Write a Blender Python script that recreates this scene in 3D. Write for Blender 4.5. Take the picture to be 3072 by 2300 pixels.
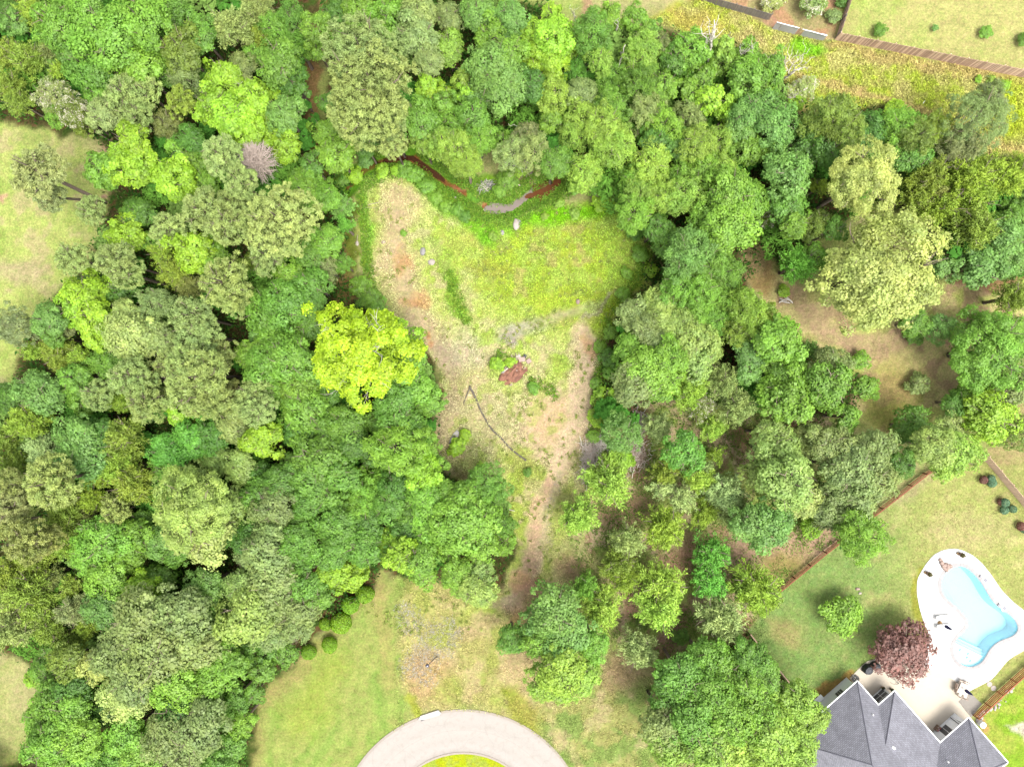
import bpy, bmesh, math, random
import numpy as np
from mathutils import Vector, Matrix, Euler

SC = bpy.context.scene
COL = SC.collection
for o in list(bpy.data.objects):
    bpy.data.objects.remove(o)
random.seed(7)
RNG = np.random.default_rng(11)

# ------------------------------------------------------------------ camera
CAM_H = 90.0            # metres above the ground, looking straight down
FOC = 2048.0            # focal length in photo pixels (24 mm on a 36 mm frame)
cam_d = bpy.data.cameras.new('camera')
cam_d.sensor_width = 36.0
cam_d.lens = 24.0
cam_d.clip_start = 0.5
cam_d.clip_end = 6000
cam = bpy.data.objects.new('camera', cam_d)
cam.location = (0, 0, CAM_H)
COL.objects.link(cam)
SC.camera = cam

# ------------------------------------------------------------------ light
SUN_EL = math.radians(67)
SUN_DIR = Vector((0.66, -0.75, 0)).normalized()
world = bpy.data.worlds.new("World")
SC.world = world
world.use_nodes = True
wn = world.node_tree
bg = wn.nodes['Background']
sky = wn.nodes.new('ShaderNodeTexSky')
sky.sky_type = 'NISHITA'
sky.sun_disc = False
sky.sun_elevation = SUN_EL
sky.sun_rotation = math.atan2(SUN_DIR.x, SUN_DIR.y)
sky.air_density = 1.0
sky.dust_density = 4.0
sky.ozone_density = 0.6
hs = wn.nodes.new('ShaderNodeHueSaturation')      # bright thin overcast: a whiter sky
hs.inputs['Saturation'].default_value = 0.22
wn.links.new(sky.outputs[0], hs.inputs['Color'])
wn.links.new(hs.outputs[0], bg.inputs[0])
bg.inputs[1].default_value = 0.15
sun_d = bpy.data.lights.new('sun', 'SUN')
sun_d.energy = 1.35
sun_d.angle = math.radians(28)
sun_d.color = (1.0, 0.96, 0.87)
sun = bpy.data.objects.new('sun', sun_d)
sd = Vector((SUN_DIR.x * math.cos(SUN_EL), SUN_DIR.y * math.cos(SUN_EL), math.sin(SUN_EL)))
sun.rotation_euler = sd.to_track_quat('Z', 'Y').to_euler()
sun.location = (40, -40, 80)
COL.objects.link(sun)
SC.view_settings.view_transform = 'Standard'
SC.view_settings.look = 'None'
SC.view_settings.gamma = 1
SC.view_settings.use_curve_mapping = False
SC.view_settings.exposure = 1.84
GAIN = 3.45             # how much brighter than its reflectance a sunlit surface shows

# ------------------------------------------------------------------ helpers
def s2l(c):
    c = c / 255.0
    return c / 12.92 if c <= 0.04045 else ((c + 0.055) / 1.055) ** 2.4

def seen(r, g, b, k=1.0):
    """reflectance of a surface that shows as this 8 bit colour in the sunlit photograph"""
    return tuple(min(0.85, s2l(v) / GAIN * k) for v in (r, g, b))

def P(px, py, z=0.0):
    """photo pixel -> world point at height z"""
    k = (CAM_H - z) / FOC
    return Vector(((px - 1536) * k, -(py - 1150) * k, z))

def link(o, parent=None):
    COL.objects.link(o)
    if parent is not None:
        o.parent = parent
    return o

def tag(o, label=None, cat=None, group=None, kind=None):
    if label: o['label'] = label
    if cat: o['category'] = cat
    if group: o['group'] = group
    if kind: o['kind'] = kind
    return o

def empty(name, loc=(0, 0, 0), rz=0.0):
    o = bpy.data.objects.new(name, None)
    o.empty_display_size = 0.3
    o.location = loc
    o.rotation_euler = (0, 0, rz)
    return link(o)

def setmat(me, m):
    me.materials.append(m)

class MB:
    def __init__(s): s.v = []; s.f = []
    def box(s, c, d, rz=0.0, tilt=None):
        cx, cy, cz = c; hx, hy, hz = d[0] / 2, d[1] / 2, d[2] / 2
        R = Euler((tilt[0] if tilt else 0, tilt[1] if tilt else 0, rz)).to_matrix()
        b = len(s.v)
        for z in (-hz, hz):
            for x, y in ((-hx, -hy), (hx, -hy), (hx, hy), (-hx, hy)):
                p = R @ Vector((x, y, z)); s.v.append((p.x + cx, p.y + cy, p.z + cz))
        for f in ((3, 2, 1, 0), (4, 5, 6, 7), (0, 1, 5, 4), (1, 2, 6, 5), (2, 3, 7, 6), (3, 0, 4, 7)):
            s.f.append(tuple(b + i for i in f))
        return s
    def prism(s, pts, z0, z1):
        n = len(pts); b = len(s.v)
        area = sum(pts[i][0] * pts[(i + 1) % n][1] - pts[(i + 1) % n][0] * pts[i][1] for i in range(n))
        if area < 0: pts = pts[::-1]
        for z in (z0, z1):
            for p in pts: s.v.append((p[0], p[1], z))
        s.f.append(tuple(b + i for i in range(n))[::-1]); s.f.append(tuple(b + n + i for i in range(n)))
        for i in range(n):
            j = (i + 1) % n
            s.f.append((b + i, b + j, b + n + j, b + n + i))
        return s
    def tube(s, pts, rads, n=6, cap=True):
        b = len(s.v); pts = [Vector(p) for p in pts]; m = len(pts)
        if not hasattr(rads, '__len__'): rads = [rads] * m
        for i, p in enumerate(pts):
            t = (pts[min(i + 1, m - 1)] - pts[max(i - 1, 0)])
            t = t.normalized() if t.length > 1e-9 else Vector((0, 0, 1))
            a = t.cross(Vector((0, 0, 1)) if abs(t.z) < .9 else Vector((1, 0, 0))).normalized(); c = t.cross(a)
            for k in range(n):
                w = 2 * math.pi * k / n
                q = p + (a * math.cos(w) + c * math.sin(w)) * rads[i]; s.v.append(tuple(q))
        for i in range(m - 1):
            for k in range(n):
                k2 = (k + 1) % n
                s.f.append((b + i * n + k, b + i * n + k2, b + (i + 1) * n + k2, b + (i + 1) * n + k))
        if cap:
            s.f.append(tuple(b + k for k in range(n))[::-1]); s.f.append(tuple(b + (m - 1) * n + k for k in range(n)))
        return s
    def lathe(s, c, prof, n=16):
        b = len(s.v)
        for r, z in prof:
            for k in range(n):
                w = 2 * math.pi * k / n; s.v.append((c[0] + r * math.cos(w), c[1] + r * math.sin(w), c[2] + z))
        for i in range(len(prof) - 1):
            for k in range(n):
                k2 = (k + 1) % n
                s.f.append((b + i * n + k, b + i * n + k2, b + (i + 1) * n + k2, b + (i + 1) * n + k))
        s.f.append(tuple(b + k for k in range(n))[::-1]); s.f.append(tuple(b + (len(prof) - 1) * n + k for k in range(n)))
        return s
    def rock(s, c, r, seed=0, flat=.6, sub=2):
        bm = bmesh.new(); bmesh.ops.create_icosphere(bm, subdivisions=sub, radius=1)
        rr = random.Random(seed); ph = [rr.uniform(0, 6) for _ in range(6)]; sx = rr.uniform(.75, 1.2); sy = rr.uniform(.75, 1.2)
        b = len(s.v)
        for v in bm.verts:
            q = v.co; k = 1 + .10 * math.sin(2.3 * q.x + ph[0]) + .10 * math.sin(2.7 * q.y + ph[1]) + .06 * math.sin(6 * q.x + 5 * q.z + ph[2]) + .05 * math.sin(7 * q.y - 4 * q.z + ph[3])
            s.v.append((c[0] + q.x * r * k * sx, c[1] + q.y * r * k * sy, c[2] + q.z * r * k * flat))
        for f in bm.faces: s.f.append(tuple(b + v.index for v in f.verts))
        bm.free(); return s
    def mesh(s, name, m, smooth=False):
        me = bpy.data.meshes.new(name); me.from_pydata(s.v, [], s.f); setmat(me, m)
        if smooth: me.polygons.foreach_set('use_smooth', [True] * len(me.polygons))
        me.update(); return me
    def build(s, name, m, parent=None, smooth=False, loc=None):
        o = bpy.data.objects.new(name, s.mesh(name, m, smooth))
        if loc is not None: o.location = loc
        return link(o, parent)

# ------------------------------------------------------------------ materials
def new_mat(name):
    m = bpy.data.materials.new(name); m.use_nodes = True
    nt = m.node_tree; bs = nt.nodes['Principled BSDF']
    return m, nt, bs

def N(nt, t, **kw):
    n = nt.nodes.new(t)
    for k, v in kw.items(): setattr(n, k, v)
    return n

def plain(name, col, rough=.7, var=.18, scale=6.0, bump=.15, metal=0, spec=.3, coord='Object', stain=None):
    m, nt, bs = new_mat(name)
    tc = N(nt, 'ShaderNodeTexCoord'); no = N(nt, 'ShaderNodeTexNoise')
    no.inputs['Scale'].default_value = scale; no.inputs['Detail'].default_value = 6; no.inputs['Roughness'].default_value = .65
    nt.links.new(tc.outputs[coord], no.inputs['Vector'])
    mr = N(nt, 'ShaderNodeMapRange'); mr.inputs[1].default_value = .25; mr.inputs[2].default_value = .75
    mr.inputs[3].default_value = 1 - var; mr.inputs[4].default_value = 1 + var
    nt.links.new(no.outputs['Fac'], mr.inputs[0])
    oi = N(nt, 'ShaderNodeObjectInfo')
    rr = N(nt, 'ShaderNodeMapRange'); rr.inputs[3].default_value = 1 - var * .6; rr.inputs[4].default_value = 1 + var * .6
    nt.links.new(oi.outputs['Random'], rr.inputs[0])
    mu = N(nt, 'ShaderNodeMath', operation='MULTIPLY'); nt.links.new(mr.outputs[0], mu.inputs[0]); nt.links.new(rr.outputs[0], mu.inputs[1])
    mx = N(nt, 'ShaderNodeVectorMath', operation='SCALE'); mx.inputs[0].default_value = col[:3]
    nt.links.new(mu.outputs[0], mx.inputs['Scale'])
    src = mx.outputs[0]
    if stain:
        n2 = N(nt, 'ShaderNodeTexNoise'); n2.inputs['Scale'].default_value = scale * .18; n2.inputs['Detail'].default_value = 5
        nt.links.new(tc.outputs[coord], n2.inputs['Vector'])
        m2 = N(nt, 'ShaderNodeMapRange'); m2.inputs[1].default_value = .5; m2.inputs[2].default_value = .72; m2.inputs[4].default_value = .75
        nt.links.new(n2.outputs['Fac'], m2.inputs[0])
        mi = N(nt, 'ShaderNodeMix', data_type='RGBA'); nt.links.new(m2.outputs[0], mi.inputs[0])
        nt.links.new(src, mi.inputs[6]); mi.inputs[7].default_value = (*stain, 1); src = mi.outputs[2]
    nt.links.new(src, bs.inputs['Base Color'])
    bs.inputs['Roughness'].default_value = rough; bs.inputs['Metallic'].default_value = metal
    bs.inputs['Specular IOR Level'].default_value = spec
    if bump:
        bp = N(nt, 'ShaderNodeBump'); bp.inputs['Strength'].default_value = bump; bp.inputs['Distance'].default_value = .05
        nt.links.new(no.outputs['Fac'], bp.inputs['Height']); nt.links.new(bp.outputs[0], bs.inputs['Normal'])
    return m

def leaf_material(name, flower=None, transl=.46):
    m = bpy.data.materials.new(name); m.use_nodes = True; nt = m.node_tree
    for n in list(nt.nodes): nt.nodes.remove(n)
    out = N(nt, 'ShaderNodeOutputMaterial')
    oi = N(nt, 'ShaderNodeObjectInfo'); at = N(nt, 'ShaderNodeAttribute', attribute_name='tint')
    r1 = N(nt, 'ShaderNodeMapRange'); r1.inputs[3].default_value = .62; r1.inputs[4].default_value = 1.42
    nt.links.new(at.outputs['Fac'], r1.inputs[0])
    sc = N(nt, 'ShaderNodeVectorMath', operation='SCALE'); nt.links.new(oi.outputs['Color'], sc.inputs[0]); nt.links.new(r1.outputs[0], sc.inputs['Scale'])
    # patches of yellower and bluer leaves through the crown
    tc = N(nt, 'ShaderNodeTexCoord'); no = N(nt, 'ShaderNodeTexNoise'); no.inputs['Scale'].default_value = 2.3; no.inputs['Detail'].default_value = 3
    ad = N(nt, 'ShaderNodeVectorMath', operation='ADD'); nt.links.new(tc.outputs['Object'], ad.inputs[0])
    cb = N(nt, 'ShaderNodeVectorMath', operation='SCALE'); cb.inputs[0].default_value = (31, 17, 9); nt.links.new(oi.outputs['Random'], cb.inputs['Scale'])
    nt.links.new(cb.outputs[0], ad.inputs[1]); nt.links.new(ad.outputs[0], no.inputs['Vector'])
    ra = N(nt, 'ShaderNodeValToRGB'); e = ra.color_ramp.elements
    e[0].position = .3; e[0].color = (.80, .88, .80, 1); e[1].position = .7; e[1].color = (1.15, 1.11, 1.0, 1)
    nt.links.new(no.outputs['Fac'], ra.inputs[0])
    mu = N(nt, 'ShaderNodeVectorMath', operation='MULTIPLY'); nt.links.new(sc.outputs[0], mu.inputs[0]); nt.links.new(ra.outputs[0], mu.inputs[1])
    src = mu.outputs[0]
    if flower:
        fr = N(nt, 'ShaderNodeMapRange'); fr.inputs[1].default_value = .58; fr.inputs[2].default_value = .74
        nt.links.new(at.outputs['Fac'], fr.inputs[0])
        mi = N(nt, 'ShaderNodeMix', data_type='RGBA'); nt.links.new(fr.outputs[0], mi.inputs[0]); nt.links.new(src, mi.inputs[6])
        mi.inputs[7].default_value = (*flower, 1); src = mi.outputs[2]
    d = N(nt, 'ShaderNodeBsdfDiffuse'); t = N(nt, 'ShaderNodeBsdfTranslucent'); g = N(nt, 'ShaderNodeBsdfGlossy')
    g.inputs['Roughness'].default_value = .55; g.inputs['Color'].default_value = (.6, .6, .6, 1)
    nt.links.new(src, d.inputs['Color']); nt.links.new(src, t.inputs['Color'])
    m1 = N(nt, 'ShaderNodeMixShader'); m1.inputs[0].default_value = transl
    nt.links.new(d.outputs[0], m1.inputs[1]); nt.links.new(t.outputs[0], m1.inputs[2])
    m2 = N(nt, 'ShaderNodeMixShader'); m2.inputs[0].default_value = .035
    nt.links.new(m1.outputs[0], m2.inputs[1]); nt.links.new(g.outputs[0], m2.inputs[2])
    nt.links.new(m2.outputs[0], out.inputs[0])
    return m

def colattr_material(name, transl=.25):
    m = bpy.data.materials.new(name); m.use_nodes = True; nt = m.node_tree
    for n in list(nt.nodes): nt.nodes.remove(n)
    out = N(nt, 'ShaderNodeOutputMaterial'); at = N(nt, 'ShaderNodeAttribute', attribute_name='Col')
    d = N(nt, 'ShaderNodeBsdfDiffuse'); t = N(nt, 'ShaderNodeBsdfTranslucent'); m1 = N(nt, 'ShaderNodeMixShader'); m1.inputs[0].default_value = transl
    nt.links.new(at.outputs['Color'], d.inputs['Color']); nt.links.new(at.outputs['Color'], t.inputs['Color'])
    nt.links.new(d.outputs[0], m1.inputs[1]); nt.links.new(t.outputs[0], m1.inputs[2]); nt.links.new(m1.outputs[0], out.inputs[0])
    return m

M_leaf = leaf_material('leaf')
M_flower = leaf_material('leaf_with_white_blossom', flower=(.5, .47, .36))
M_needle = leaf_material('needle', transl=.12)
M_weed = colattr_material('weed_leaf')
M_bark = plain('bark', (.16, .125, .095), .9, .3, 9, .5)
M_palebark = plain('pale_bark', (.36, .33, .29), .9, .25, 9, .4)
M_dead = plain('dead_wood', (.42, .38, .33), .9, .25, 9, .4)
M_brown = plain('brown_dead_twigs', (.27, .205, .165), .9, .25, 5, .3)
M_white = plain('white_paint', (.60, .60, .59), .5, .05, 3, .03)
M_vinyl = plain('weathered_white_panel', (.32, .31, .31), .6, .12, 2.5, .1, stain=(.38, .37, .30))
M_cedarwood = plain('red_stained_fence_wood', seen(196, 116, 70, 1.3), .8, .25, 7, .4)
M_brownwood = plain('brown_fence_wood', seen(160, 92, 64, 1.3), .8, .28, 7, .4)
M_plank = plain('weathered_tan_plank', seen(222, 190, 164, 2.3), .85, .2, 5, .4)
M_plankd = plain('weathered_brown_plank', seen(192, 160, 138, 2.1), .85, .25, 5, .4)
M_grey = plain('grey_weathered_wood', seen(170, 160, 154, 1.5), .85, .25, 5, .4)
M_road = plain('pale_aggregate_road', seen(232, 223, 214), .9, .09, 9, .25, coord='Object', stain=seen(214, 203, 192))
M_concrete = plain('pale_concrete', seen(246, 236, 226), .85, .05, 3, .1)
M_curb = plain('concrete_curb', seen(214, 200, 184), .85, .1, 5, .1)
M_deck = plain('white_pool_deck', (.41, .405, .39), .8, .03, 2, .05)
M_patio = plain('cream_patio_concrete', seen(250, 236, 214, 1.1), .8, .04, 1.2, .05)
M_coping = plain('grey_coping_stone', seen(222, 217, 216), .8, .08, 3, .1)
M_plaster = plain('pool_plaster', (.34, .50, .55), .7, .03, 2, .02)
M_black = plain('black_cover', (.022, .024, .03), .55, .2, 6, .2)
M_darkmetal = plain('dark_metal', (.03, .03, .032), .45, .15, 8, .05)
M_navy = plain('navy_canvas', (.025, .025, .075), .8, .2, 9, .2)
M_tan = plain('tan_stone', seen(220, 180, 130), .8, .15, 8, .2)
M_cush = plain('cream_cushion', (.42, .38, .33), .9, .06, 6, .1)
M_gravel = plain('grey_gravel', seen(186, 178, 168), .95, .25, 22, .6)
M_rock = plain('white_rock', seen(240, 226, 214), .85, .12, 4, .3)
M_greyrock = plain('grey_rock', seen(200, 196, 194), .85, .18, 4, .3)
M_pinkrock = plain('pink_sandstone', seen(226, 196, 182), .85, .2, 5, .4)
M_clay = plain('red_clay_soil', seen(186, 132, 108), .95, .45, 4, .9, stain=seen(130, 92, 82))
M_straw = plain('pale_bare_wood', seen(226, 214, 178), .8, .15, 6, .2)
M_hose = plain('black_drain_pipe', (.06, .05, .04), .6, .2, 12, .3)
M_sheet = plain('dull_sheet_metal', seen(190, 186, 182), .45, .15, 3, .2, metal=.3)
M_pot = plain('brown_planter', (.13, .085, .06), .7, .2, 6, .2)
M_red = plain('red_flower', (.3, .03, .03), .8, .2, 6, .2)
M_sidewall = plain('white_siding', (.60, .61, .62), .6, .05, 3, .03)
M_dkwin = plain('window_screen', (.05, .05, .055), .3, .1, 3, 0, spec=.6)
M_bluelid = plain('grey_lid', (.13, .13, .15), .5, .1, 5, .05)
# ------------------------------------------------------------------ foliage prototypes
def unit(v):
    return v / np.maximum(np.linalg.norm(v, axis=-1, keepdims=True), 1e-9)

def rdir(n, rng, zmin=-1.0):
    z = rng.uniform(zmin, 1, n); a = rng.uniform(0, 2 * np.pi, n); r = np.sqrt(1 - z * z)
    return np.stack([r * np.cos(a), r * np.sin(a), z], 1)

def quads(pos, nrm, length, width, rng, axis=None):
    """one diamond leaf (or needle spray) per point: N x 4 vertices"""
    n = len(pos)
    if axis is None: axis = rdir(n, rng)
    ax = unit(axis - (axis * nrm).sum(1, keepdims=True) * nrm)
    bx = np.cross(nrm, ax)
    L = np.broadcast_to(np.asarray(length, float), (n,))[:, None] * .5
    W = np.broadcast_to(np.asarray(width, float), (n,))[:, None] * .5
    v = np.stack([pos - ax * L, pos + bx * W - ax * L * .1, pos + ax * L, pos - bx * W - ax * L * .1], 1)
    return v.reshape(-1, 3)

def quad_mesh(name, v, attr, mat, cols=None):
    n = len(v) // 4
    me = bpy.data.meshes.new(name)
    me.vertices.add(len(v)); me.vertices.foreach_set('co', v.astype(np.float32).ravel())
    me.loops.add(n * 4); me.loops.foreach_set('vertex_index', np.arange(n * 4, dtype=np.int32))
    me.polygons.add(n); me.polygons.foreach_set('loop_start', np.arange(0, n * 4, 4, dtype=np.int32))
    me.polygons.foreach_set('loop_total', np.full(n, 4, dtype=np.int32))
    if attr is not None:
        a = me.attributes.new('tint', 'FLOAT', 'POINT'); a.data.foreach_set('value', np.repeat(attr, 4).astype(np.float32))
    if cols is not None:
        a = me.attributes.new('Col', 'FLOAT_COLOR', 'POINT')
        c = np.concatenate([cols, np.ones((n, 1))], 1); a.data.foreach_set('color', np.repeat(c, 4, axis=0).astype(np.float32).ravel())
    me.materials.append(mat); me.update(calc_edges=True)
    return me

def crown_arrays(kind, size, seed):
    """unit-radius crown. size 0 small, 1 middle, 2 large (more and relatively smaller leaves)"""
    rng = np.random.default_rng(seed)
    V = []; T = []
    lob = rng.uniform(0, 2 * np.pi, 5)
    def outline(a, amt):
        return 1 + amt * (np.sin(2 * a + lob[0]) * .5 + np.sin(3 * a + lob[1]) * .45 + np.sin(5 * a + lob[2]) * .35 + np.sin(8 * a + lob[3]) * .2)
    if kind in 'OGSW':
        K = {'O': ([20, 44, 130], (.17, .34), .26, .85, .088), 'G': ([14, 26, 60], (.19, .36), .28, 1.0, .115),
             'S': ([14, 22, 40], (.22, .44), .24, .8, .11), 'W': ([26, 52, 110], (.14, .30), .26, .95, .085)}[kind]
        n = K[0][size]; pr = K[1]; shrink = [1.05, 1.0, .60][size]
        if size == 0: shrink = 1.1
        d = rdir(n * 3, rng, -.35)
        # keep puffs apart
        keep = []
        for q in d:
            if all(np.dot(q, k) < math.cos(1.35 * math.sqrt(2.6 / n) ) for k in keep): keep.append(q)
            if len(keep) >= n: break
        while len(keep) < n: keep.append(rdir(1, rng, -.2)[0])
        d = np.array(keep); a = np.arctan2(d[:, 1], d[:, 0])
        prr = rng.uniform(pr[0], pr[1], n) * shrink
        rad = (1 - prr * .8) * outline(a, K[2]) * rng.uniform(.74, 1.12, n)
        c = d * rad[:, None]; c[:, 2] *= K[3]
        ni = n // 2
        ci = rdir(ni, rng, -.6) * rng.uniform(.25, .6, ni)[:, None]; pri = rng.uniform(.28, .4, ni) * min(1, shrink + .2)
        tot = {'O': [3000, 6500, 26000], 'G': [2600, 5600, 30000], 'S': [2200, 4200, 12000], 'W': [3200, 7000, 20000]}[kind][size]
        leaf = K[4] * ([1.25, .9, .46][size] if kind != 'G' else [1.1, .78, .33][size])
        for cc, rr, wgt, inner in ((c, prr, .84, 0), (ci, pri, .16, 1)):
            sh = rr ** 2; cnt = np.maximum(20, (tot * wgt * sh / sh.sum())).astype(int)
            for k in range(len(cc)):
                m = cnt[k]; out = unit(cc[k] + np.array([0, 0, .25]))
                dd = unit(rdir(m, rng) + out * .75)
                el = 1 + .18 * np.sin(5 * dd[:, 0:1] + 9 * dd[:, 1:2] + k)
                pos = cc[k] + dd * rr[k] * rng.uniform(.62, 1.14, (m, 1)) * el * np.array([1, 1, .85])
                jit = {'O': .55, 'G': .65, 'S': .6, 'W': .95}[kind]
                nrm = unit(dd * .8 + out * .3 + rdir(m, rng) * jit + np.array([0, 0, .65]))
                s = leaf * np.clip(rng.lognormal(-.06, .34, m), .4, 2.0)
                wd = s * {'O': .75, 'G': .85, 'S': .7, 'W': .38}[kind]
                V.append(quads(pos, nrm, s * (1.0 if kind != 'W' else 1.5), wd, rng))
                pt = rng.normal(.5, .12)
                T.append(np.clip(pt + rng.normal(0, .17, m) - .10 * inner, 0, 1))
    elif kind == 'P':
        n = [60, 130, 330][size]
        tr = np.array([.20, .15, .092])[size]
        d = rdir(n, rng, -.25); a = np.arctan2(d[:, 1], d[:, 0])
        br = np.sin(a * 4 + lob[0] + d[:, 2] * 5) * .07 + np.sin(a * 7 + lob[4] - d[:, 2] * 8) * .06
        rad = (1 - tr * .7) * outline(a, .13) * (1 + br) * np.where(rng.random(n) < .25, rng.uniform(.5, .85, n), rng.uniform(.88, 1.03, n))
        c = d * rad[:, None]; c[:, 2] *= .9
        per = [62, 62, 62][size]
        for k in range(n):
            m = per; out = unit(c[k] + np.array([0, 0, .5]))
            dd = unit(rdir(m, rng) + out * .8)
            rr = tr * rng.uniform(.75, 1.25)
            pos = c[k] + dd * rr * rng.uniform(.45, .95, (m, 1)) * np.array([1, 1, .8])
            nrm = unit(np.cross(dd, rdir(m, rng)) + dd * .5 + np.array([0, 0, .35]))
            V.append(quads(pos, nrm, rr * .75, rr * .22, rng, axis=dd)); T.append(np.clip(rng.normal(.5, .12) + rng.normal(0, .15, m), 0, 1))
        m = [600, 1500, 3500][size]
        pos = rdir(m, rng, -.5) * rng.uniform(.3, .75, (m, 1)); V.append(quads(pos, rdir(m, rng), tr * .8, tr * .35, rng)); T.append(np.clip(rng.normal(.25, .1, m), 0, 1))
    elif kind == 'C':
        nb = [55, 105, 200][size]; ll = [.155, .115, .075][size]
        for k in range(nb):
            el = rng.uniform(-.25, 1.45); az = rng.uniform(0, 2 * np.pi)
            L = (1.0 - .12 * abs(math.sin(el))) * rng.uniform(.70, 1.10) * (1 + .12 * math.sin(3 * az + lob[0]))
            dirv = np.array([math.cos(az) * math.cos(el), math.sin(az) * math.cos(el), math.sin(el) * 1.05])
            m = [52, 62, 80][size]
            t = rng.uniform(.25, 1, m) ** .75
            side = np.cross(dirv, [0, 0, 1.0]); side /= max(np.linalg.norm(side), 1e-6)
            base = dirv[None] * (t * L)[:, None]
            base[:, 2] += -.10 * t ** 2 * math.cos(el) + .10 * (1 - t)
            spread = (1 - t) * .16 + .045
            off = side[None] * (rng.normal(0, 1, m) * spread)[:, None] + np.cross(side, dirv)[None] * (rng.normal(0, .7, m) * spread)[:, None]
            pos = base + off
            ax = unit(dirv[None] + unit(off + 1e-6) * .8 + rdir(m, rng) * .3)
            nrm = unit(rdir(m, rng) + np.array([0, 0, .8]))
            V.append(quads(pos, nrm, ll * rng.uniform(.7, 1.3, m), ll * .30, rng, axis=ax))
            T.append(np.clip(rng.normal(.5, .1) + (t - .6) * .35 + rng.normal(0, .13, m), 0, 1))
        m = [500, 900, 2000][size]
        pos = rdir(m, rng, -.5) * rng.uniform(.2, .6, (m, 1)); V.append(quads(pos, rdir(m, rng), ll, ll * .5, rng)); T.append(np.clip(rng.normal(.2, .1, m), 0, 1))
    elif kind == 'K':   # clipped round shrub
        m = 3800; d = rdir(m, rng, -.55); pos = d * (rng.uniform(.93, 1.02, (m, 1)) + .04 * np.sin(7 * d[:, 0:1] + 5 * d[:, 1:2])) * np.array([1, 1, 1.0])
        V.append(quads(pos, unit(d + rdir(m, rng) * .8), .13, .09, rng)); T.append(np.clip(rng.normal(.5, .2, m), 0, 1))
    return np.concatenate(V), np.concatenate(T)

def skeleton(seed, n1=7, spread=.75, rise=.55, r0=.07, depth=2, base_z=-.55, trunk_to=.3):
    """limbs of a unit-radius crown, from its centre outwards"""
    rr = random.Random(seed); mb = MB()
    def grow(p, d, L, r, dep):
        pts = [p]; q = p.copy(); dd = d.copy()
        for i in range(4):
            dd = (dd + Vector((rr.gauss(0, .16), rr.gauss(0, .16), rr.gauss(.04, .1)))).normalized()
            q = q + dd * L / 4; pts.append(q.copy())
        mb.tube(pts, [r, r * .8, r * .62, r * .45, r * .25], 5, cap=False)
        if dep > 0:
            for k in range(3):
                i = rr.choice([2, 3, 4]); nd = (dd + Vector((rr.gauss(0, .6), rr.gauss(0, .6), rr.gauss(.1, .4)))).normalized()
                grow(pts[i], nd, L * .6, r * .45, dep - 1)
    mb.tube([(0, 0, base_z), (0.02, 0.01, -.1), (0, .03, trunk_to)], [r0, r0 * .8, r0 * .4], 6)
    for k in range(n1):
        a = 2 * math.pi * k / n1 + rr.uniform(-.3, .3); z = rr.uniform(-.4, trunk_to)
        d = Vector((math.cos(a) * spread, math.sin(a) * spread, rise * rr.uniform(.5, 1.3))).normalized()
        grow(Vector((0, 0, z)), d, rr.uniform(.62, .82), r0 * .5, depth - 1)
    return mb

CROWN = {}
for kind in 'OGSWPC':
    for size in (0, 1, 2):
        nv = {0: 3, 1: 4, 2: 2 if kind in 'OP' else 1}[size]
        for v in range(nv):
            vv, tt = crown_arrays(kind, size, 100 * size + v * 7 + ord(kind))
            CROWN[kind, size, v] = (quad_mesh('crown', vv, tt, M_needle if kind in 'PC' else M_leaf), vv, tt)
vv, tt = crown_arrays('K', 1, 5); CROWN['K', 1, 0] = (quad_mesh('crown', vv, tt, M_leaf), vv, tt)
def flower_copy(key):
    me = CROWN[key][0].copy(); me.materials.clear(); me.materials.append(M_flower); return me
FLOWER = {k: flower_copy(k) for k in CROWN if k[0] in 'OSWC' and k[1] < 2}
LIMB = [skeleton(s).mesh('limbs', M_bark, True) for s in (1, 2, 3)]
LIMBP = [skeleton(s, 9, .8, .6, .05, 3).mesh('limbs', M_palebark, True) for s in (4,)]
def trunk_mesh(seed):
    rr = random.Random(seed)
    pts = [(0, 0, -.12 ), (0, 0, 0), (rr.gauss(0, .012), rr.gauss(0, .012), .3), (rr.gauss(0, .02), rr.gauss(0, .02), .65), (0, 0, 1)]
    return MB().tube(pts, [1.5, 1.35, 1.0, .8, .55], 8).mesh('trunk', M_bark, True)
TRUNK = []
for s in range(3):
    rr = random.Random(s); mb = MB()
    mb.tube([(0, 0, -.05), (0, 0, .02), (rr.gauss(0, .3), rr.gauss(0, .3), .3), (rr.gauss(0, .5), rr.gauss(0, .5), .65), (0, 0, 1)], [1.7, 1.35, 1.0, .8, .55], 8)
    TRUNK.append(mb.mesh('trunk', M_bark, True))

LEAFK = 2.42
# ------------------------------------------------------------------ colours of the leaves
LC = {'YG': ((186, 218, 46), 1.0), 'yg': ((156, 202, 62), 1.0), 'yl': ((152, 190, 80), 1.0), 'lg': ((130, 178, 66), 1.0), 'mg': ((114, 162, 62), 1.0),
      'dg': ((94, 142, 54), 1.0), 'bg': ((122, 168, 84), 1.0), 'ks': ((132, 178, 42), 1.0), 'gg': ((140, 163, 98), 1.0), 'pg': ((152, 176, 108), 1.0), 'po': ((140, 162, 94), 1.0),
      'ol': ((128, 154, 62), 1.0), 'oy': ((138, 170, 62), 1.0), 'br': ((130, 144, 82), 1.0), 'cr': ((174, 194, 116), 1.0), 'sv': ((158, 184, 122), 1.0),
      'em': ((112, 176, 70), 1.0), 'gr': ((140, 156, 104), 1.0), 'rd': ((158, 112, 108), .85), 'co': ((152, 182, 98), 1.0), 'bb': ((116, 158, 130), .95)}
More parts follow.
